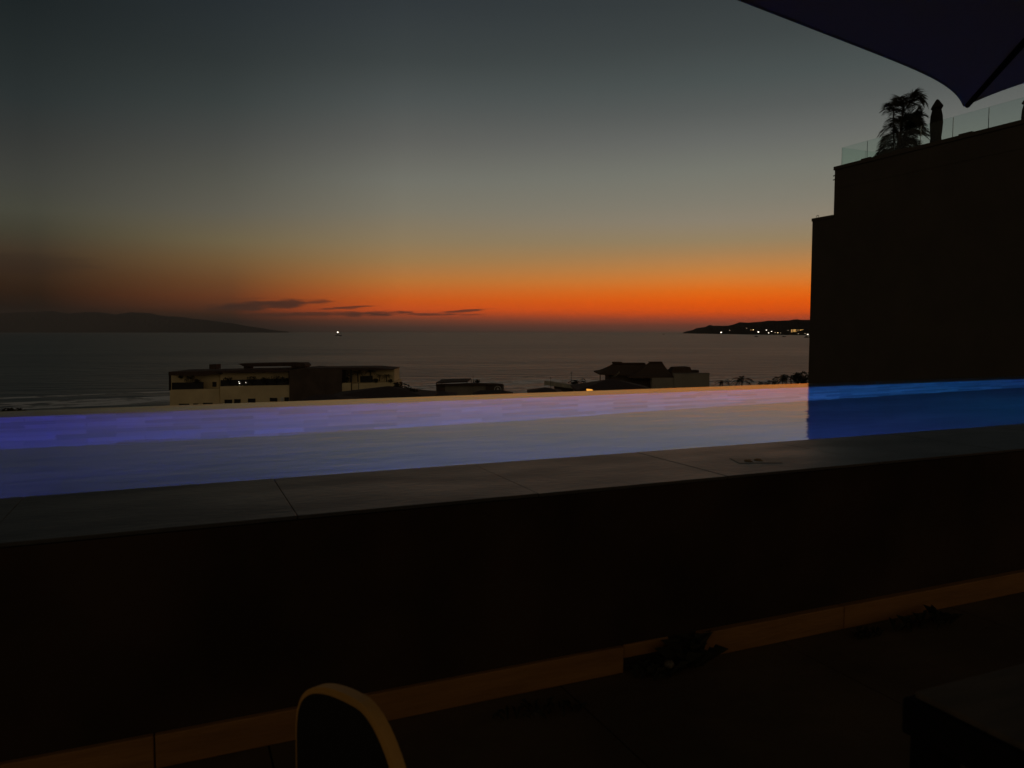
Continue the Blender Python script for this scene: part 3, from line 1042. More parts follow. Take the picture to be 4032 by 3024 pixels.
for gi, (oy, oz, frs) in enumerate(groups):
    b0 = PB + Vector((0, -oy * 0.4, 0.2)); b1 = PB + Vector((0.05 * gi, -oy, 0.25 + oz))
    stm.tube([b0, b0.lerp(b1, 0.55) + Vector((0, 0.03, 0)), b1], [0.05, 0.038, 0.025], 6)
    for fi, (dg, ln, ri, dr) in enumerate(frs):
        for rp_ in range(1 if gi == 1 else 2):
            frond(cr_, b1 - Vector((0, 0, 0.12 * (fi % 3) + 0.10 * rp_)), R(dg - 90 + rp_ * rnd.uniform(-32, 32)), ln * rnd.uniform(0.88, 1.06), ri * rnd.uniform(0.85, 1.1),
                  dr, 26, 0.33, 0.0115, 500 + gi * 40 + fi * 2 + rp_, 0.013)
stm.build('stems', M['trunk'], rp)
cr_.build('fronds', M['leaf_dark'], rp)


def closed_umbrella(loc, h, label):
    root = empty('closed_umbrella', loc, label, 'umbrella', 'closed umbrellas on the roof terrace')
    L_ = Vector(loc)
    c = MB()
    n_ = 20
    prof = [(0.13, 0.20), (0.20, 0.35), (0.215, 0.60), (0.20, 0.72), (0.22, 0.95), (0.235, 1.30), (0.215, 1.60), (0.17, 1.84), (0.165, 1.88)]
    vs_ = []
    for r_, z in prof:
        for k_ in range(n_):
            a = 2 * math.pi * k_ / n_
            rr_ = r_ * (1 + 0.10 * math.cos(5 * a) + 0.03 * math.sin(3 * a + z * 4))
            vs_.append(L_ + Vector((rr_ * math.cos(a), rr_ * math.sin(a), z * h / 2.3)))
    c.add(vs_, [(i * n_ + k_, i * n_ + (k_ + 1) % n_, (i + 1) * n_ + (k_ + 1) % n_, (i + 1) * n_ + k_) for i in range(len(prof) - 1) for k_ in range(n_)])
    c.build('canopy', M['fabric_dark'], root, smooth=True)
    t = MB()
    s0 = h / 2.3
    cx = [(0.29, 1.93), (0.29, 1.98), (0.10, 2.22), (0.03, 2.28)]
    t.lathe([(0.16, 1.84 * s0)] + [(a, b * s0) for a, b in cx], 4, L_)
    t.build('top_cap', M['fabric_dark'], root)
    MB().tube([L_ + Vector((0, 0, 0.0)), L_ + Vector((0, 0, 2.2 * s0))], 0.03, 8).build('pole', M['metal_dark'], root)
    MB().lathe([(0.35, 0.0), (0.35, 0.06), (0.06, 0.08)], 20, L_).build('base', M['metal_dark'], root)
    return root


closed_umbrella((29.6, 23.18, CAMZ + 9.785 - 2.35), 2.35, 'closed dark umbrella standing just right of the roof palm')
closed_umbrella((29.6, 19.31, CAMZ + 8.95 - 2.05), 2.05, 'closed dark umbrella on the roof, cut off by the right picture edge')
rd = MB().box(28.43, 45.9, -5.9, 26.69, ZU - 0.30, ZU - 0.157)
rd.build('roof_deck', M['building'], bd)


# ------------------------------------------------------------------ the town below
def P1(cx, cy):                  # crops used while measuring
    return (600 + cx / 2.212, 1360 + cy / 2.212)


def P2(cx, cy):
    return (1500 + cx / 2.765, 1360 + cy / 2.765)


def P3(cx, cy):
    return (2100 + cx / 2.765, 1360 + cy / 2.765)


def base_of(px, D):
    r_ = cpt(px, 1307, D)[0]
    return f2w(r_, D, GND)


def gpx(D):                      # pixel row of the ground at distance D (approx.)
    return 1307 + (CAMZ - GND) / D * F


def rect(x0, y0, x1, y1, Pf):
    a, b = Pf(x0, y0), Pf(x1, y1)
    return (a[0], a[1], b[0], b[1])


def poly(pts, Pf):
    return [Pf(*p) for p in pts]


def wins(parent, rects, Pf, D, pane=None, name='window'):
    for r_ in rects:
        x0, y0, x1, y1 = rect(*r_, Pf)
        f_ = MB()
        t = 0.7
        f_.cbox(x0, y0, x1, y0 + t, D - 0.05, 0.08); f_.cbox(x0, y1 - t, x1, y1, D - 0.05, 0.08)
        f_.cbox(x0, y0 + t, x0 + t, y1 - t, D - 0.05, 0.08); f_.cbox(x1 - t, y0 + t, x1, y1 - t, D - 0.05, 0.08)
        xm = (x0 + x1) / 2
        f_.cbox(xm - t / 3, y0 + t, xm + t / 3, y1 - t, D - 0.05, 0.08)
        fo = f_.build(name, M['window'], parent)
        MB().cbox(x0 + t, y0 + t, x1 - t, y1 - t, D - 0.02, 0.015).build('pane', pane or M['pane'], fo)


# --- long apartment block
D = 150.0
ap = empty('apartment_block', base_of(1100, D + 4), 'long cream apartment block with dark roofs and planted balconies', 'building')
gp = gpx(D)
MB().cp(poly([(152, 388), (585, 376)], P1) + [(P1(585, 0)[0], gp), (P1(152, 0)[0], gp)], D, 9).build('left_wing_wall', M['cream'], ap)
MB().cp(poly([(148, 250), (585, 236), (585, 376), (152, 388)], P1), D + 2.2, 6.8).build('upper_wall', M['cream'], ap)
MB().cp(poly([(140, 230), (585, 222), (585, 250), (500, 254), (420, 262), (140, 262)], P1), D - 0.3, 10).build('left_roof_slab', M['roof_dark'], ap)
MB().cp(poly([(590, 357), (1192, 346)], P1) + [(P1(1192, 0)[0], gp), (P1(590, 0)[0], gp)], D - 1.0, 10).build('middle_wing_wall', M['cream'], ap)
MB().cp(poly([(590, 228), (1185, 222), (1185, 346), (590, 357)], P1), D + 1.4, 7).build('middle_upper_wall', M['cream'], ap)
MB().cp(poly([(586, 221), (1190, 209), (1190, 229), (586, 240)], P1), D - 1.2, 10.4).build('middle_roof_slab', M['roof_dark'], ap)
MB().cp(poly([(594, 303), (1180, 288), (1188, 348), (592, 360)], P1), D - 0.6, 0.12).build('balcony_screen', M['pane'], ap)
MB().cp(poly([(170, 324), (445, 320), (445, 378), (170, 385)], P1), D + 0.4, 0.1).build('balcony_rail', M['pane'], ap)
MB().cbox(*rect(143, 255, 158, 390, P1), D - 0.1, 0.3).build('corner_post', M['window'], ap)
MB().cp(poly([(1192, 214), (1330, 199), (1650, 212), (1650, 440), (1192, 490)], P1), D - 1.4, 11).build('dark_core', M['wall_black'], ap)
MB().cbox(*rect(495, 166, 555, 206, P1), D + 3, 2.5).build('roof_tank', M['roof_dark'], ap)
MB().cp(poly([(748, 160), (1210, 150), (1315, 153), (1335, 172), (1335, 186), (1210, 180), (800, 185)], P1), D + 1.0, 4).build('roof_canopy', M['roof_dark'], ap)
MB().cbox(*rect(795, 184, 835, 204, P1), D + 1.5, 3).build('canopy_pier', M['roof_dark'], ap)
MB().cbox(*rect(1210, 180, 1335, 200, P1), D + 1.5, 3).build('canopy_pier', M['roof_dark'], ap)
MB().cp(poly([(1340, 200), (1925, 193), (2100, 208), (2095, 212), (1620, 216), (1340, 206)], P1), D - 1.0, 9).build('right_roof', M['roof_dark'], ap)
MB().cp(poly([(1640, 205), (2108, 205), (2108, 325), (1640, 325)], P1), D + 2, 7).build('right_upper_wall', M['cream'], ap)
MB().cp(poly([(1740, 332), (2112, 318)], P1) + [(P1(2112, 0)[0], gp), (P1(1740, 0)[0], gp)], D - 0.4, 9).build('right_wing_wall', M['cream'], ap)
MB().cp(poly([(1650, 328), (1725, 327)], P1) + [(P1(1725, 0)[0], gp), (P1(1650, 0)[0], gp)], D - 1.2, 9).build('stair_wall', M['cream'], ap)
MB().cbox(*rect(1722, 210, 1736, 440, P1), D - 0.5, 0.3).build('drain_pipe', M['window'], ap)
MB().cbox(*rect(1794, 325, 1798, 425, P1), D - 0.5, 0.09).build('drain_pipe', M['window'], ap)
MB().cp(poly([(1810, 268), (1918, 264), (1918, 320), (1810, 322)], P1), D + 1.9, 0.1).build('balcony_door', M['pane'], ap)
wins(ap, [(522, 318, 558, 361)], P1, D + 2.2)
wins(ap, [(628, 472, 694, 506), (712, 468, 768, 503), (832, 463, 897, 498), (1022, 457, 1088, 489), (1150, 452, 1188, 486)], P1, D - 1.0)
wins(ap, [(230, 508, 320, 540), (355, 506, 400, 540), (440, 500, 525, 540)], P1, D)
MB().cbox(*rect(1116, 452, 1143, 520, P1), D - 1.06, 0.05).build('door', M['white'], ap)
for cx, cy, r_ in ((757, 331, 7), (751, 315, 4), (812, 324, 4)):
    a, b = P1(cx, cy)
    MB().cbox(a - r_ / 7, b - r_ / 7, a + r_ / 7, b + r_ / 7, D - 0.95, 0.2).build('lamp', M['lamp_white'], ap)


def bush(px, py, D_, rad, n_, seed, label, group, name='balcony_plant', flat=0.8, stem=1.0, size=None, cat='plant'):
    c0 = wpt(px, py, D_)
    root = empty(name, (c0.x, c0.y, c0.z - rad * flat - stem), label, cat, group)
    c = MB()
    leaf_cloud(c, c0, rad, n_, size or rad * 0.2, seed, flat)
    for k_ in range(3):
        rr_ = random.Random(seed * 7 + k_)
        leaf_cloud(c, c0 + Vector((rr_.uniform(-1, 1), rr_.uniform(-1, 1), rr_.uniform(-0.5, 0.7))) * rad * 0.7, rad * 0.5, n_ // 3, size or rad * 0.2, seed + 50 + k_, flat)
    c.build('foliage', M['leaf_dark'], root)
    MB().tube([c0 - Vector((0, 0, rad * flat + stem)), c0], [rad * 0.09, rad * 0.05], 6).build('stem', M['trunk'], root)
    return root


G1 = 'plants on the apartment balconies'
for cx, cy, rr_, lb in [(330, 300, 1.1, 'bushy plant on the left balcony of the cream block'),
                        (395, 312, 0.7, 'smaller plant right of the bushy one on the left balcony'),
                        (250, 272, 0.45, 'plant hanging below the roof over the left balcony'),
                        (660, 305, 0.9, 'low plant at the left end of the long middle balcony'),
                        (860, 300, 1.0, 'broad plant above the lamps on the long middle balcony'),
                        (985, 305, 1.0, 'broad plant right of centre on the long middle balcony'),
                        (1075, 290, 1.0, 'tallest plant near the right end of the middle balcony'),
                        (1160, 300, 0.7, 'plant at the right end of the middle balcony by the dark wall'),
                        (1695, 262, 1.3, 'tall plant beside the drain pipe on the right wing'),
                        (1690, 305, 0.9, 'low plant beside the drain pipe on the right wing'),
                        (1945, 310, 0.6, 'low plant under the balcony palms on the right wing'),
                        (2075, 312, 0.6, 'low plant at the far right corner of the right wing')]:
    bush(*P1(cx, cy), D + 0.5 if cx < 500 else D - 0.8 if cx < 1200 else D - 0.1, rr_, 120, int(cx), lb, G1, stem=0.3, size=0.16)
pal = make_palm('balcony_palm', 1.9, 1.5, 14, 21, 'first small palm on the right wing balcony', 'palm', 'small palms on the right wing balcony', 12)
for i, (cx, cy, s_, lb) in enumerate([(1790, 235, 1.0, 'leftmost and largest small palm on the right wing balcony'),
                                      (1900, 225, 0.95, 'small palm in the middle of the right wing balcony under the roof'),
                                      (1978, 262, 0.6, 'lowest and smallest palm on the right wing balcony'),
                                      (2040, 265, 0.85, 'rightmost small palm at the corner of the right wing balcony')]):
    o = pal if i == 0 else dup(pal)
    p = wpt(*P1(cx, cy), D + 0.6)
    o.location = (p.x, p.y, p.z - 1.9 * s_); o.scale = (s_,) * 3; o.rotation_euler.z = i * 1.3
    o['label'] = lb


# --- tiled roofs in front
def hip_house(px0, px1, py_e, rpx0, rpx1, py_r, D_, depth, label, name='tiled_house', roofm=None):
    e0, e1 = cpt(px0, py_e, D_), cpt(px1, py_e, D_)
    rm = cpt(rpx0, py_r, D_ + depth / 2); rn = cpt(rpx1, py_r, D_ + depth / 2)
    root = empty(name, f2w((e0[0] + e1[0]) / 2, D_ + depth / 2, GND), label, 'house', 'tiled roofs below the pool')
    Mx = Matrix.Rotation(-YAW, 4, 'Z')
    MB().hip(e0[0], e1[0], D_, D_ + depth, e0[2], rm[2], rm[0], rn[0], eave=0.25).xf(Mx).build('roof', roofm or M['roof_tile'], root)
    MB().box(e0[0] + 0.6, e1[0] - 0.6, D_ + 0.6, D_ + depth - 0.6, GND, e0[2] - 0.255).xf(Mx).build('wall', M['wall_grey'], root)
    return root


hip_house(*[P1(1480, 0)[0], P1(2420, 0)[0]], P1(0, 460)[1], P1(2040, 0)[0], P1(2075, 0)[0], P1(0, 355)[1], 122, 14, 'dark peaked roof in front of the right wing of the cream block')
hip_house(P1(1230, 0)[0], P1(1760, 0)[0], P1(0, 500)[1], P1(1420, 0)[0], P1(1560, 0)[0], P1(0, 428)[1], 112, 9, 'low dark roof in front of the dark core of the cream block')
hip_house(P2(330, 0)[0], P2(790, 0)[0], P2(0, 560)[1], P2(440, 0)[0], P2(690, 0)[0], P2(0, 500)[1], 140, 10, 'low dark roof before the flat roofed building with the round emblem')
hip_house(P2(980, 0)[0], P2(1440, 0)[0], P2(0, 545)[1], P2(1080, 0)[0], P2(1330, 0)[0], P2(0, 488)[1], 150, 9, 'low dark roof under the round emblem')
hip_house(P3(-60, 0)[0], P3(330, 0)[0], P3(0, 520)[1], P3(118, 0)[0], P3(150, 0)[0], P3(0, 459)[1], 140, 9, 'small dark peaked roof left of the pale slanting parapet')
hip_house(P3(470, 0)[0], P3(1330, 0)[0], P3(0, 490)[1], P3(830, 0)[0], P3(880, 0)[0], P3(0, 366)[1], 150, 16, 'broad dark peaked roof before the thatched building')
bush(*P2(225, 480), 132, 1.6, 200, 61, 'dark bushy tree beside the cream block, by the surf', 'trees in the town', name='tree', stem=8, size=0.3, cat='tree')
bush(*P2(330, 530), 128, 1.4, 160, 62, 'low dark tree right of the peaked roof beside the cream block', 'trees in the town', name='tree', stem=7, size=0.3, cat='tree')
bush(60, 1634, 118, 2.2, 220, 63, 'dark tree top at the far left edge just above the pool lip', 'trees in the town', name='tree', stem=8, size=0.35, flat=0.5, cat='tree')

# --- flat building with round emblem
D = 180.0
cl = empty('emblem_building', base_of(1850, D + 5), 'flat dark building with a round white emblem and a roof shade', 'building')
gp = gpx(D)
MB().cp(poly([(600, 430), (696, 430)], P2) + [(P2(696, 0)[0], gp), (P2(600, 0)[0], gp)], D, 3).build('left_wall', M['wall_black'], cl)
MB().cp(poly([(697, 430), (1139, 425)], P2) + [(P2(1139, 0)[0], gp), (P2(697, 0)[0], gp)], D + 0.2, 3).build('wall', M['wall_grey'], cl)
MB().cp(poly([(1140, 425), (1322, 430)], P2) + [(P2(1322, 0)[0], gp), (P2(1140, 0)[0], gp)], D - 0.4, 3).build('sign_wall', M['wall_black'], cl)
MB().cp(poly([(596, 428), (760, 426), (900, 419), (1000, 415), (1110, 418), (1240, 420), (1326, 426), (1326, 433), (596, 436)], P2), D - 0.7, 3).build('roof', M['roof_dark'], cl)
MB().cbox(*rect(1324, 430, 1337, 500, P2), D + 0.5, 2).build('side_box', M['wall_grey'], cl)
# roof shade: a slab on posts
q0, q1 = cpt(*P2(603, 402), D + 1), cpt(*P2(938, 390), D + 1)
q2, q3 = cpt(*P2(982, 358), D + 9), cpt(*P2(662, 369), D + 9)
sh = [f2w(*q) for q in (q0, q1, q2, q3)]
MB().loft(sh, [p - Vector((0, 0, 0.25)) for p in sh]).build('shade_roof', M['roof_dark'], cl)
for p in sh:
    MB().tube([p - Vector((0, 0, 0.2)), p - Vector((0, 0, 2.2))], 0.08, 6).build('post', M['window'], cl)
MB().tube([wpt(*P2(1003, 402), D + 3), wpt(*P2(1003, 328), D + 3)], 0.035, 6).build('antenna', M['window'], cl)
em = MB()
ex, ey = P2(1272, 480)
Rm = 38 / 2.765


def ring2d(m, cx, cy, r0, r1, D_, n_=28):
    for k_ in range(n_):
        a0, a1 = 2 * math.pi * k_ / n_, 2 * math.pi * (k_ + 1) / n_
        m.cp([(cx + r0 * math.cos(a0), cy + r0 * math.sin(a0)), (cx + r1 * math.cos(a0), cy + r1 * math.sin(a0)),
              (cx + r1 * math.cos(a1), cy + r1 * math.sin(a1)), (cx + r0 * math.cos(a1), cy + r0 * math.sin(a1))], D_, 0.06)


ring2d(em, ex, ey, Rm * 0.86, Rm, D - 0.47)
s_ = Rm / 38
for pts in ([(-12, 2), (0, -24), (4, 2)], [(4, 2), (4, -16), (18, 2)], [(-22, 8), (22, 8), (22, 11), (-22, 11)], [(-18, 15), (18, 15), (18, 18), (-18, 18)]):
    em.cp([(ex + a * s_, ey + b * s_) for a, b in pts], D - 0.47, 0.06)
em.build('emblem', M['emblem'], cl)
for cx, rr_, lb in [(1025, 0.7, 'left small plant on the roof of the building with the emblem'), (1055, 0.55, 'right small plant on the roof of the building with the emblem')]:
    bush(*P2(cx, 392), D + 2, rr_, 70, cx, lb, 'plants on the emblem building', name='roof_plant', stem=0.2, size=0.15)

# --- house with pale slanting parapet
ph = empty('flat_roof_house', base_of(2200, 175), 'flat roofed house with a long pale parapet running towards the beach', 'house')
a0, a1 = cpt(*P3(119, 386), 190), cpt(*P3(119, 431), 190)
b0, b1 = cpt(*P3(600, 462), 166), cpt(*P3(600, 492), 166)
near = [f2w(*a0), f2w(*b0), f2w(*b1), f2w(*a1)]
off = f2w(1.2, 0.6, 0)
MB().loft(near, [p + off for p in near]).build('parapet', M['slab_pale'], ph)
und = [f2w(a1[0] + 2.4, 189.5, a1[2]), f2w(b1[0] + 0.4, 167, b1[2]), f2w(b1[0] + 0.4, 167, GND), f2w(a1[0] + 2.4, 189.5, GND)]
MB().loft(und, [p + f2w(9, 4, 0) for p in und]).build('wall', M['wall_black'], ph)
x0, y0, x1, y1 = rect(578, 474, 650, 496, P3)
MB().cp([(x0, y0), (x1 - 4, y0 + 2), (x1, y1 - 2), (x0 + 2, y1)], 147.6, 0.3).build('lit_soffit', M['porch_glow'], ph)
MB().cp([(x0 - 2, y0 - 1), (x1 + 2, y0 + 1), (x1 + 2, gpx(148)), (x0 - 2, gpx(148))], 148, 1.5).build('porch_wall', M['wall_black'], ph)
for cx, cyt, cyb, lb in [(188, 344, 470, 'shorter thin pole beside the left end of the pale parapet'), (415, 288, 480, 'taller thin pole beside the small palm')]:
    p0, p1 = wpt(*P3(cx, cyb), 185), wpt(*P3(cx, cyt), 185)
    root = empty('antenna_pole', (p0.x, p0.y, GND), lb, 'pole', 'thin poles in the town')
    MB().tube([Vector((p0.x, p0.y, GND)), p1], [0.06, 0.035], 6).build('pole', M['window'], root)
    t_ = MB()
    for dz in (0.05, 0.35):
        t_.tube([p1 + f2w(-0.35, 0, -dz), p1 + f2w(0.35, 0, -dz)], 0.02, 5)
    t_.build('cross_arm', M['window'], root)

# --- thatched building
D = 190.0
th = empty('thatched_building', base_of(2550, D + 5), 'building with tall dark thatched roofs and an open porch on posts', 'building')
gp = gpx(D)
# main thatch in depth
Mx = Matrix.Rotation(-YAW, 4, 'Z')


def thatch(xs, ye, xr, yr, D_, dep, name='thatch_roof', m=None):
    e0, e1 = cpt(*P3(xs[0], ye[0]), D_), cpt(*P3(xs[1], ye[1]), D_)
    r0, r1 = cpt(*P3(xr[0], yr), D_ + dep / 2), cpt(*P3(xr[1], yr), D_ + dep / 2)
    b = MB()
    # concave slopes: eave ring, middle ring, ridge
    def lp_(k_):
        t = k_
        w = t ** 0.8
        xl = e0[0] + (r0[0] - e0[0]) * w; xr_ = e1[0] + (r1[0] - e1[0]) * w
        zl = e0[2] + (r0[2] - e0[2]) * t ** 1.25; zr_ = e1[2] + (r1[2] - e1[2]) * t ** 1.25
        yn = D_ + dep / 2 * w * 0.96; yf = D_ + dep - dep / 2 * w * 0.96
        return [(xl, yn, zl), (xr_, yn, zr_), (xr_, yf, zr_), (xl, yf, zl)]
    lv = [0, 0.2, 0.4, 0.6, 0.8, 1.0]
    lps = [[(p[0], p[1], p[2] - 0.35) for p in lp_(0)]] + [lp_(t) for t in lv]
    vs_ = [p for l in lps for p in l]
    fs_ = [(3, 2, 1, 0)] + [(i * 4 + k_, i * 4 + (k_ + 1) % 4, (i + 1) * 4 + (k_ + 1) % 4, (i + 1) * 4 + k_) for i in range(len(lps) - 1) for k_ in range(4)]
    n_ = len(lps) - 1
    fs_.append(tuple(n_ * 4 + k_ for k_ in range(4)))
    b.add(vs_, fs_).xf(Mx)
    return b.build(name, m or M['thatch'], th)


r1_ = thatch((720, 1330), (304, 330), (872, 1218), 196, D, 13)
MB().cbox(*rect(868, 181, 966, 198, P3), D + 5.4, 2.2).build('ridge_cap', M['thatch'], r1_)
MB().cbox(*rect(964, 191, 1214, 202, P3), D + 5.6, 1.8).build('ridge_cap', M['thatch'], r1_)
r2_ = thatch((1040, 1560), (340, 345), (1268, 1402), 184, D - 3, 13)
MB().cbox(*rect(1265, 178, 1405, 188, P3), D + 2.6, 1.8).build('ridge_cap', M['thatch'], r2_)
MB().cp(poly([(1500, 285), (1545, 240), (1708, 237), (1722, 272), (1722, 340), (1500, 340)], P3), D + 1, 5).build('small_roof', M['thatch'], th)
MB().cbox(*rect(1716, 271, 1802, 320, P3), D + 2, 3).build('roof_hut', M['roof_dark'], th)
for cx in (728, 786):
    MB().cbox(*rect(cx - 4, 312, cx + 4, 400, P3), D + 0.8, 0.3).build('porch_post', M['trunk'], th)
MB().cp(poly([(845, 330), (930, 312), (1290, 330)], P3) + [(P3(1290, 0)[0], gp), (P3(845, 0)[0], gp)], D + 0.6, 11).build('lower_wall', M['wall_black'], th)
MB().cp(poly([(1291, 354), (1534, 352)], P3) + [(P3(1534, 0)[0], gp), (P3(1291, 0)[0], gp)], D - 3.3, 2).build('pale_wall', M['wall_green'], th)
MB().cp(poly([(1535, 308), (1918, 301)], P3) + [(P3(1918, 0)[0], gp), (P3(1535, 0)[0], gp)], D - 3.6, 2).build('pale_wall', M['wall_green'], th)
MB().cbox(*rect(1533, 305, 1920, 310, P3), D - 3.7, 2.3).build('wall_cap', M['wall_grey'], th)
MB().cp(poly([(1090, 336), (1215, 333), (1215, 362), (1090, 366)], P3), D - 0.2, 0.5).build('balcony_wall', M['wall_grey'], th)
sl = MB()
sp = []
for i in range(9):
    t = i / 8
    cx = 838 + 96 * t; cy = 332 - 10 * t - 40 * t ** 3
    sp.append((cpt(*P3(cx, cy), D - 3.5), cpt(*P3(cx + 6, cy + 22 - 14 * t), D - 1.5)))
vs_ = [f2w(*p) for a, b in sp for p in (a, b)]
k = len(vs_)
sl.add(vs_ + [p - Vector((0, 0, 0.08)) for p in vs_],
       [(2 * i, 2 * i + 2, 2 * i + 3, 2 * i + 1) for i in range(8)] + [(k + 2 * i + 1, k + 2 * i + 3, k + 2 * i + 2, k + 2 * i) for i in range(8)])
tag(sl.build('shade_sail', M['slab_pale']), 'pale curved shade sail below the left thatched eave', 'awning')

# --- palms and round trees by the beach
pal2 = make_palm('beach_palm', 9.0, 3.3, 12, 31, 'palm', 'palm', 'palms along the beach', 18)
i = 0
for px, py, D_, s_, lb in [(2600 + 790 / 3.16, 1200 + 965 / 3.16, 215, 0.85, 'lone palm just right of the thatched building'),
                           (2600 + 1012 / 3.16, 1200 + 940 / 3.16, 210, 1.25, 'broad palm, second to the right of the thatched building'),
                           (2600 + 1258 / 3.16, 1200 + 980 / 3.16, 215, 0.65, 'low palm top, left one of the two between the broad palm and the tall pair'),
                           (2600 + 1390 / 3.16, 1200 + 968 / 3.16, 215, 0.75, 'low palm top just left of the tall pair near the dark building'),
                           (2600 + 1530 / 3.16, 1200 + 925 / 3.16, 210, 1.2, 'left palm of the tall pair near the dark building'),
                           (2600 + 1650 / 3.16, 1200 + 908 / 3.16, 210, 1.35, 'right and taller palm of the pair near the dark building'),
                           (2100 + 495 / 2.765, 1360 + 402 / 2.765, 200, 1.0, 'palm standing behind the pale slanting parapet'),
                           (2100 + 440 / 2.765, 1360 + 415 / 2.765, 203, 0.55, 'small palm left of the one behind the pale parapet')]:
    o = pal2 if i == 0 else dup(pal2)
    p = wpt(px, py, D_)
    hz = p.z - GND
    o.location = (p.x, p.y, p.z - 9.0 * s_)
    o.scale = (s_, s_, s_)
    if o.location.z > GND:
        # stretch only the trunk down to the ground
        for c_ in [x_ for x_ in bpy.data.objects if x_.parent == o and x_.name.startswith('trunk')]:
            c_.scale.z = hz / (9.0 * s_)
            c_.location.z = -(hz - 9.0 * s_) / s_
    o.rotation_euler.z = i * 1.1
    o['label'] = lb
    i += 1
bush(2600 + 1785 / 3.16, 1200 + 925 / 3.16, 212, 2.6, 320, 71, 'round leafy tree beside the dark building near the beach', 'trees in the town', name='tree', stem=6, size=0.4, cat='tree')

# ------------------------------------------------------------------ headland lights and boats
G2 = 'lit houses on the headland'


def lit_house(cx, cy, wpx, hpx, mt_, label, roof=True):
    px, py = q4(cx, cy)
    d0 = head_d(px)
    w2, h2 = wpx * 0.62 / 3.16 / 2, hpx * 0.66 / 3.16 / 2
    t = 0.01
    while t < 0.9:                                 # walk up the slope until the house stands where it is seen
        _, Dh, zz = land_pt(hd, head_d, lambda x: head_d(x) * 1.22, 0.5, px, t)
        if 1307 + (CAMZ - zz) / Dh * F <= py + h2:
            break
        t += 0.01
    Dh -= 45
    c0 = cpt(px, py + h2, Dh)
    root = empty('lit_house', f2w(c0[0], Dh, c0[2]), label, 'house', G2)
    MB().cbox(px - w2 * 1.5, py - h2 * 1.4, px + w2 * 1.5, py + h2 + 1.0, Dh + 0.5, 18).build('wall', M['wall_grey'], root)
    MB().cbox(px - w2 * 1.7, py - h2 * 1.8, px + w2 * 1.7, py - h2 * 1.42, Dh - 1, 21).build('roof', M['roof_dark'], root)
    MB().cbox(px - w2, py - h2, px + w2, py + h2, Dh, 0.4).build('lit_window', mt_, root)


for cx, cy, w_px, h_px, mm, lb in [
        (757, 343, 22, 16, 'lamp_white', 'leftmost bright white light on the headland shore'),
        (865, 317, 16, 6, 'lamp_dim', 'dim lit house up the slope right of the leftmost bright light'),
        (1075, 290, 12, 6, 'lamp_dim', 'dim lit house, highest on the headland slope'),
        (1128, 313, 12, 7, 'win_glow', 'left of two orange lit houses on the slope'),
        (1157, 311, 14, 8, 'lamp_warm', 'right and brighter of two orange lit houses on the slope'),
        (1220, 338, 26, 14, 'lamp_white', 'brightest wide light at the middle of the headland shore'),
        (1320, 315, 18, 8, 'lamp_white', 'white lit house above the middle of the headland shore'),
        (1385, 332, 16, 9, 'lamp_white', 'white lit house right of the middle, half way down the slope'),
        (1348, 350, 16, 9, 'lamp_white', 'white light at the waterline right of the brightest wide light'),
        (1430, 345, 16, 8, 'lamp_dim', 'dim lit house low on the shore, first of three in a row'),
        (1462, 348, 14, 8, 'lamp_warm', 'lit house low on the shore, middle of three in a row'),
        (1497, 350, 10, 6, 'lamp_dim', 'dim lit house low on the shore, last of three in a row'),
        (1590, 318, 10, 6, 'lamp_dim', 'dim lit house on the slope just left of the yellow hotel'),
        (1718, 360, 16, 6, 'lamp_dim', 'dim shore light below the yellow hotel'),
        (1800, 358, 16, 6, 'lamp_dim', 'dim shore light below the right end of the yellow hotel'),
        (1835, 368, 26, 9, 'lamp_white', 'bright shore light beside the edge of the dark building')]:
    lit_house(cx, cy, w_px, h_px, M[mm], lb)
px, py = q4(1715, 320)
Dh = head_d(px) * 1.04
ht = empty('shore_hotel', wpt(px, py + 8, Dh), 'hotel of yellow lit blocks on the headland shore', 'building')
for cx0, cx1, cy0, cy1, mm in ((1628, 1645, 307, 342, 'win_glow'), (1654, 1692, 306, 338, 'win_glow'), (1704, 1726, 306, 336, 'lamp_dimmer'), (1736, 1786, 308, 336, 'win_glow')):
    if mm not in M:
        M[mm] = emis(mm, (1.0, 0.6, 0.25), 0.12)
    a, b = q4(cx0, cy0), q4(cx1, cy1)
    blk = MB().cbox(a[0], a[1] - 0.5, b[0], b[1] + 1, Dh, 20).build('block', M['wall_grey'], ht)
    nw = max(2, int((cx1 - cx0) / 9))
    wv = MB()
    for r_ in range(4):
        for c_ in range(nw):
            xa = a[0] + (b[0] - a[0]) * (c_ + 0.12) / nw; xb = a[0] + (b[0] - a[0]) * (c_ + 0.88) / nw
            ya = a[1] + (b[1] - a[1]) * (r_ + 0.15) / 4; yb_ = a[1] + (b[1] - a[1]) * (r_ + 0.85) / 4
            if (r_ * 7 + c_ * 5) % 9 != 4:
                wv.cbox(xa, ya, xb, yb_, Dh - 0.5, 0.4)
    wv.build('lit_windows', M[mm], blk)


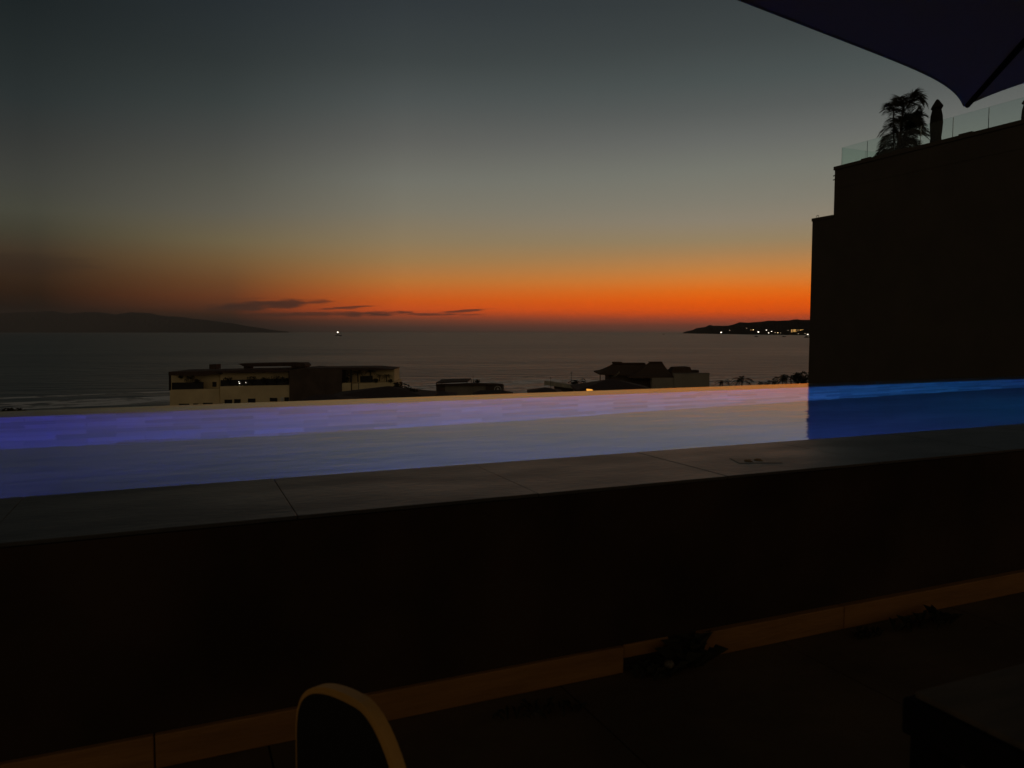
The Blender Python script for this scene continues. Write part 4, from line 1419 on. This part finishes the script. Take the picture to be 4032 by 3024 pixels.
def boat(px, D_, ln, label, lamp=None, mast=4.0, head=0.3):
    r_ = cpt(px, 1307, D_)[0]
    o = f2w(r_, D_, SEA)
    root = empty('boat', o, label, 'boat', 'boats in the bay')
    m4 = Matrix.Translation(o) @ Matrix.Rotation(-YAW + head, 4, 'Z')
    w = ln * 0.28
    secs = [(-0.5, 0.85, 0.0), (-0.2, 1.0, -0.02), (0.15, 0.95, 0.0), (0.38, 0.55, 0.05), (0.5, 0.04, 0.12)]
    h = MB()
    vs_ = []
    for t, ww, sh_ in secs:
        zt_ = ln * (0.11 + sh_)
        vs_ += [(t * ln, -w / 2 * ww, zt_), (t * ln, -w / 2 * ww * 0.6, -0.4), (t * ln, w / 2 * ww * 0.6, -0.4), (t * ln, w / 2 * ww, zt_)]
    fs_ = [(i_ * 4 + k_, i_ * 4 + (k_ + 1) % 4, (i_ + 1) * 4 + (k_ + 1) % 4, (i_ + 1) * 4 + k_) for i_ in range(4) for k_ in range(4)] + [(0, 1, 2, 3), (19, 18, 17, 16)]
    h.add(vs_, fs_).xf(m4).build('hull', M['hull'], root)
    MB().box(-0.28 * ln, 0.02 * ln, -w * 0.3, w * 0.3, ln * 0.1, ln * 0.27).xf(m4).build('cabin', M['hull'], root)
    MB().tube([(-0.1 * ln, 0, ln * 0.27), (-0.1 * ln, 0, ln * 0.27 + mast)], 0.12, 6).xf(m4).build('mast', M['hull'], root)
    if lamp:
        rad = lamp
        MB().lathe([(0.05, -rad), (rad * 0.8, -rad * 0.6), (rad, 0), (rad * 0.8, rad * 0.6), (0.05, rad)], 12,
                   (-0.1 * ln, 0, ln * 0.27 + mast + rad)).xf(m4).build('lamp', M['lamp_white'], root)


boat(700 + 1076 / 1.7015, 3200, 26, 'boat with a bright white lamp on the open horizon', lamp=2.6, mast=6)
boat(q4(40, 0)[0], 5200, 16, 'faint boat on the open water left of the headland tip', mast=4)
boat(q4(1195, 0)[0], 2700, 14, 'small dark boat off the middle of the headland', mast=3)
boat(q4(1540, 0)[0], 2600, 15, 'dark boat left of the yellow lit hotel, close to shore', mast=5)
boat(q4(1828, 0)[0], 2300, 18, 'dark boat beside the edge of the dark building', mast=3)

# ------------------------------------------------------------------ render settings
scene.view_settings.view_transform = 'Standard'
scene.view_settings.look = 'None'
scene.view_settings.exposure = 0
scene.view_settings.gamma = 1
scene.render.engine = 'CYCLES'
scene.cycles.max_bounces = 10
scene.cycles.transmission_bounces = 8
scene.cycles.use_denoising = True
scene.cycles.sample_clamp_indirect = 1.5
scene.cycles.caustics_refractive = True
scene.cycles.caustics_reflective = True
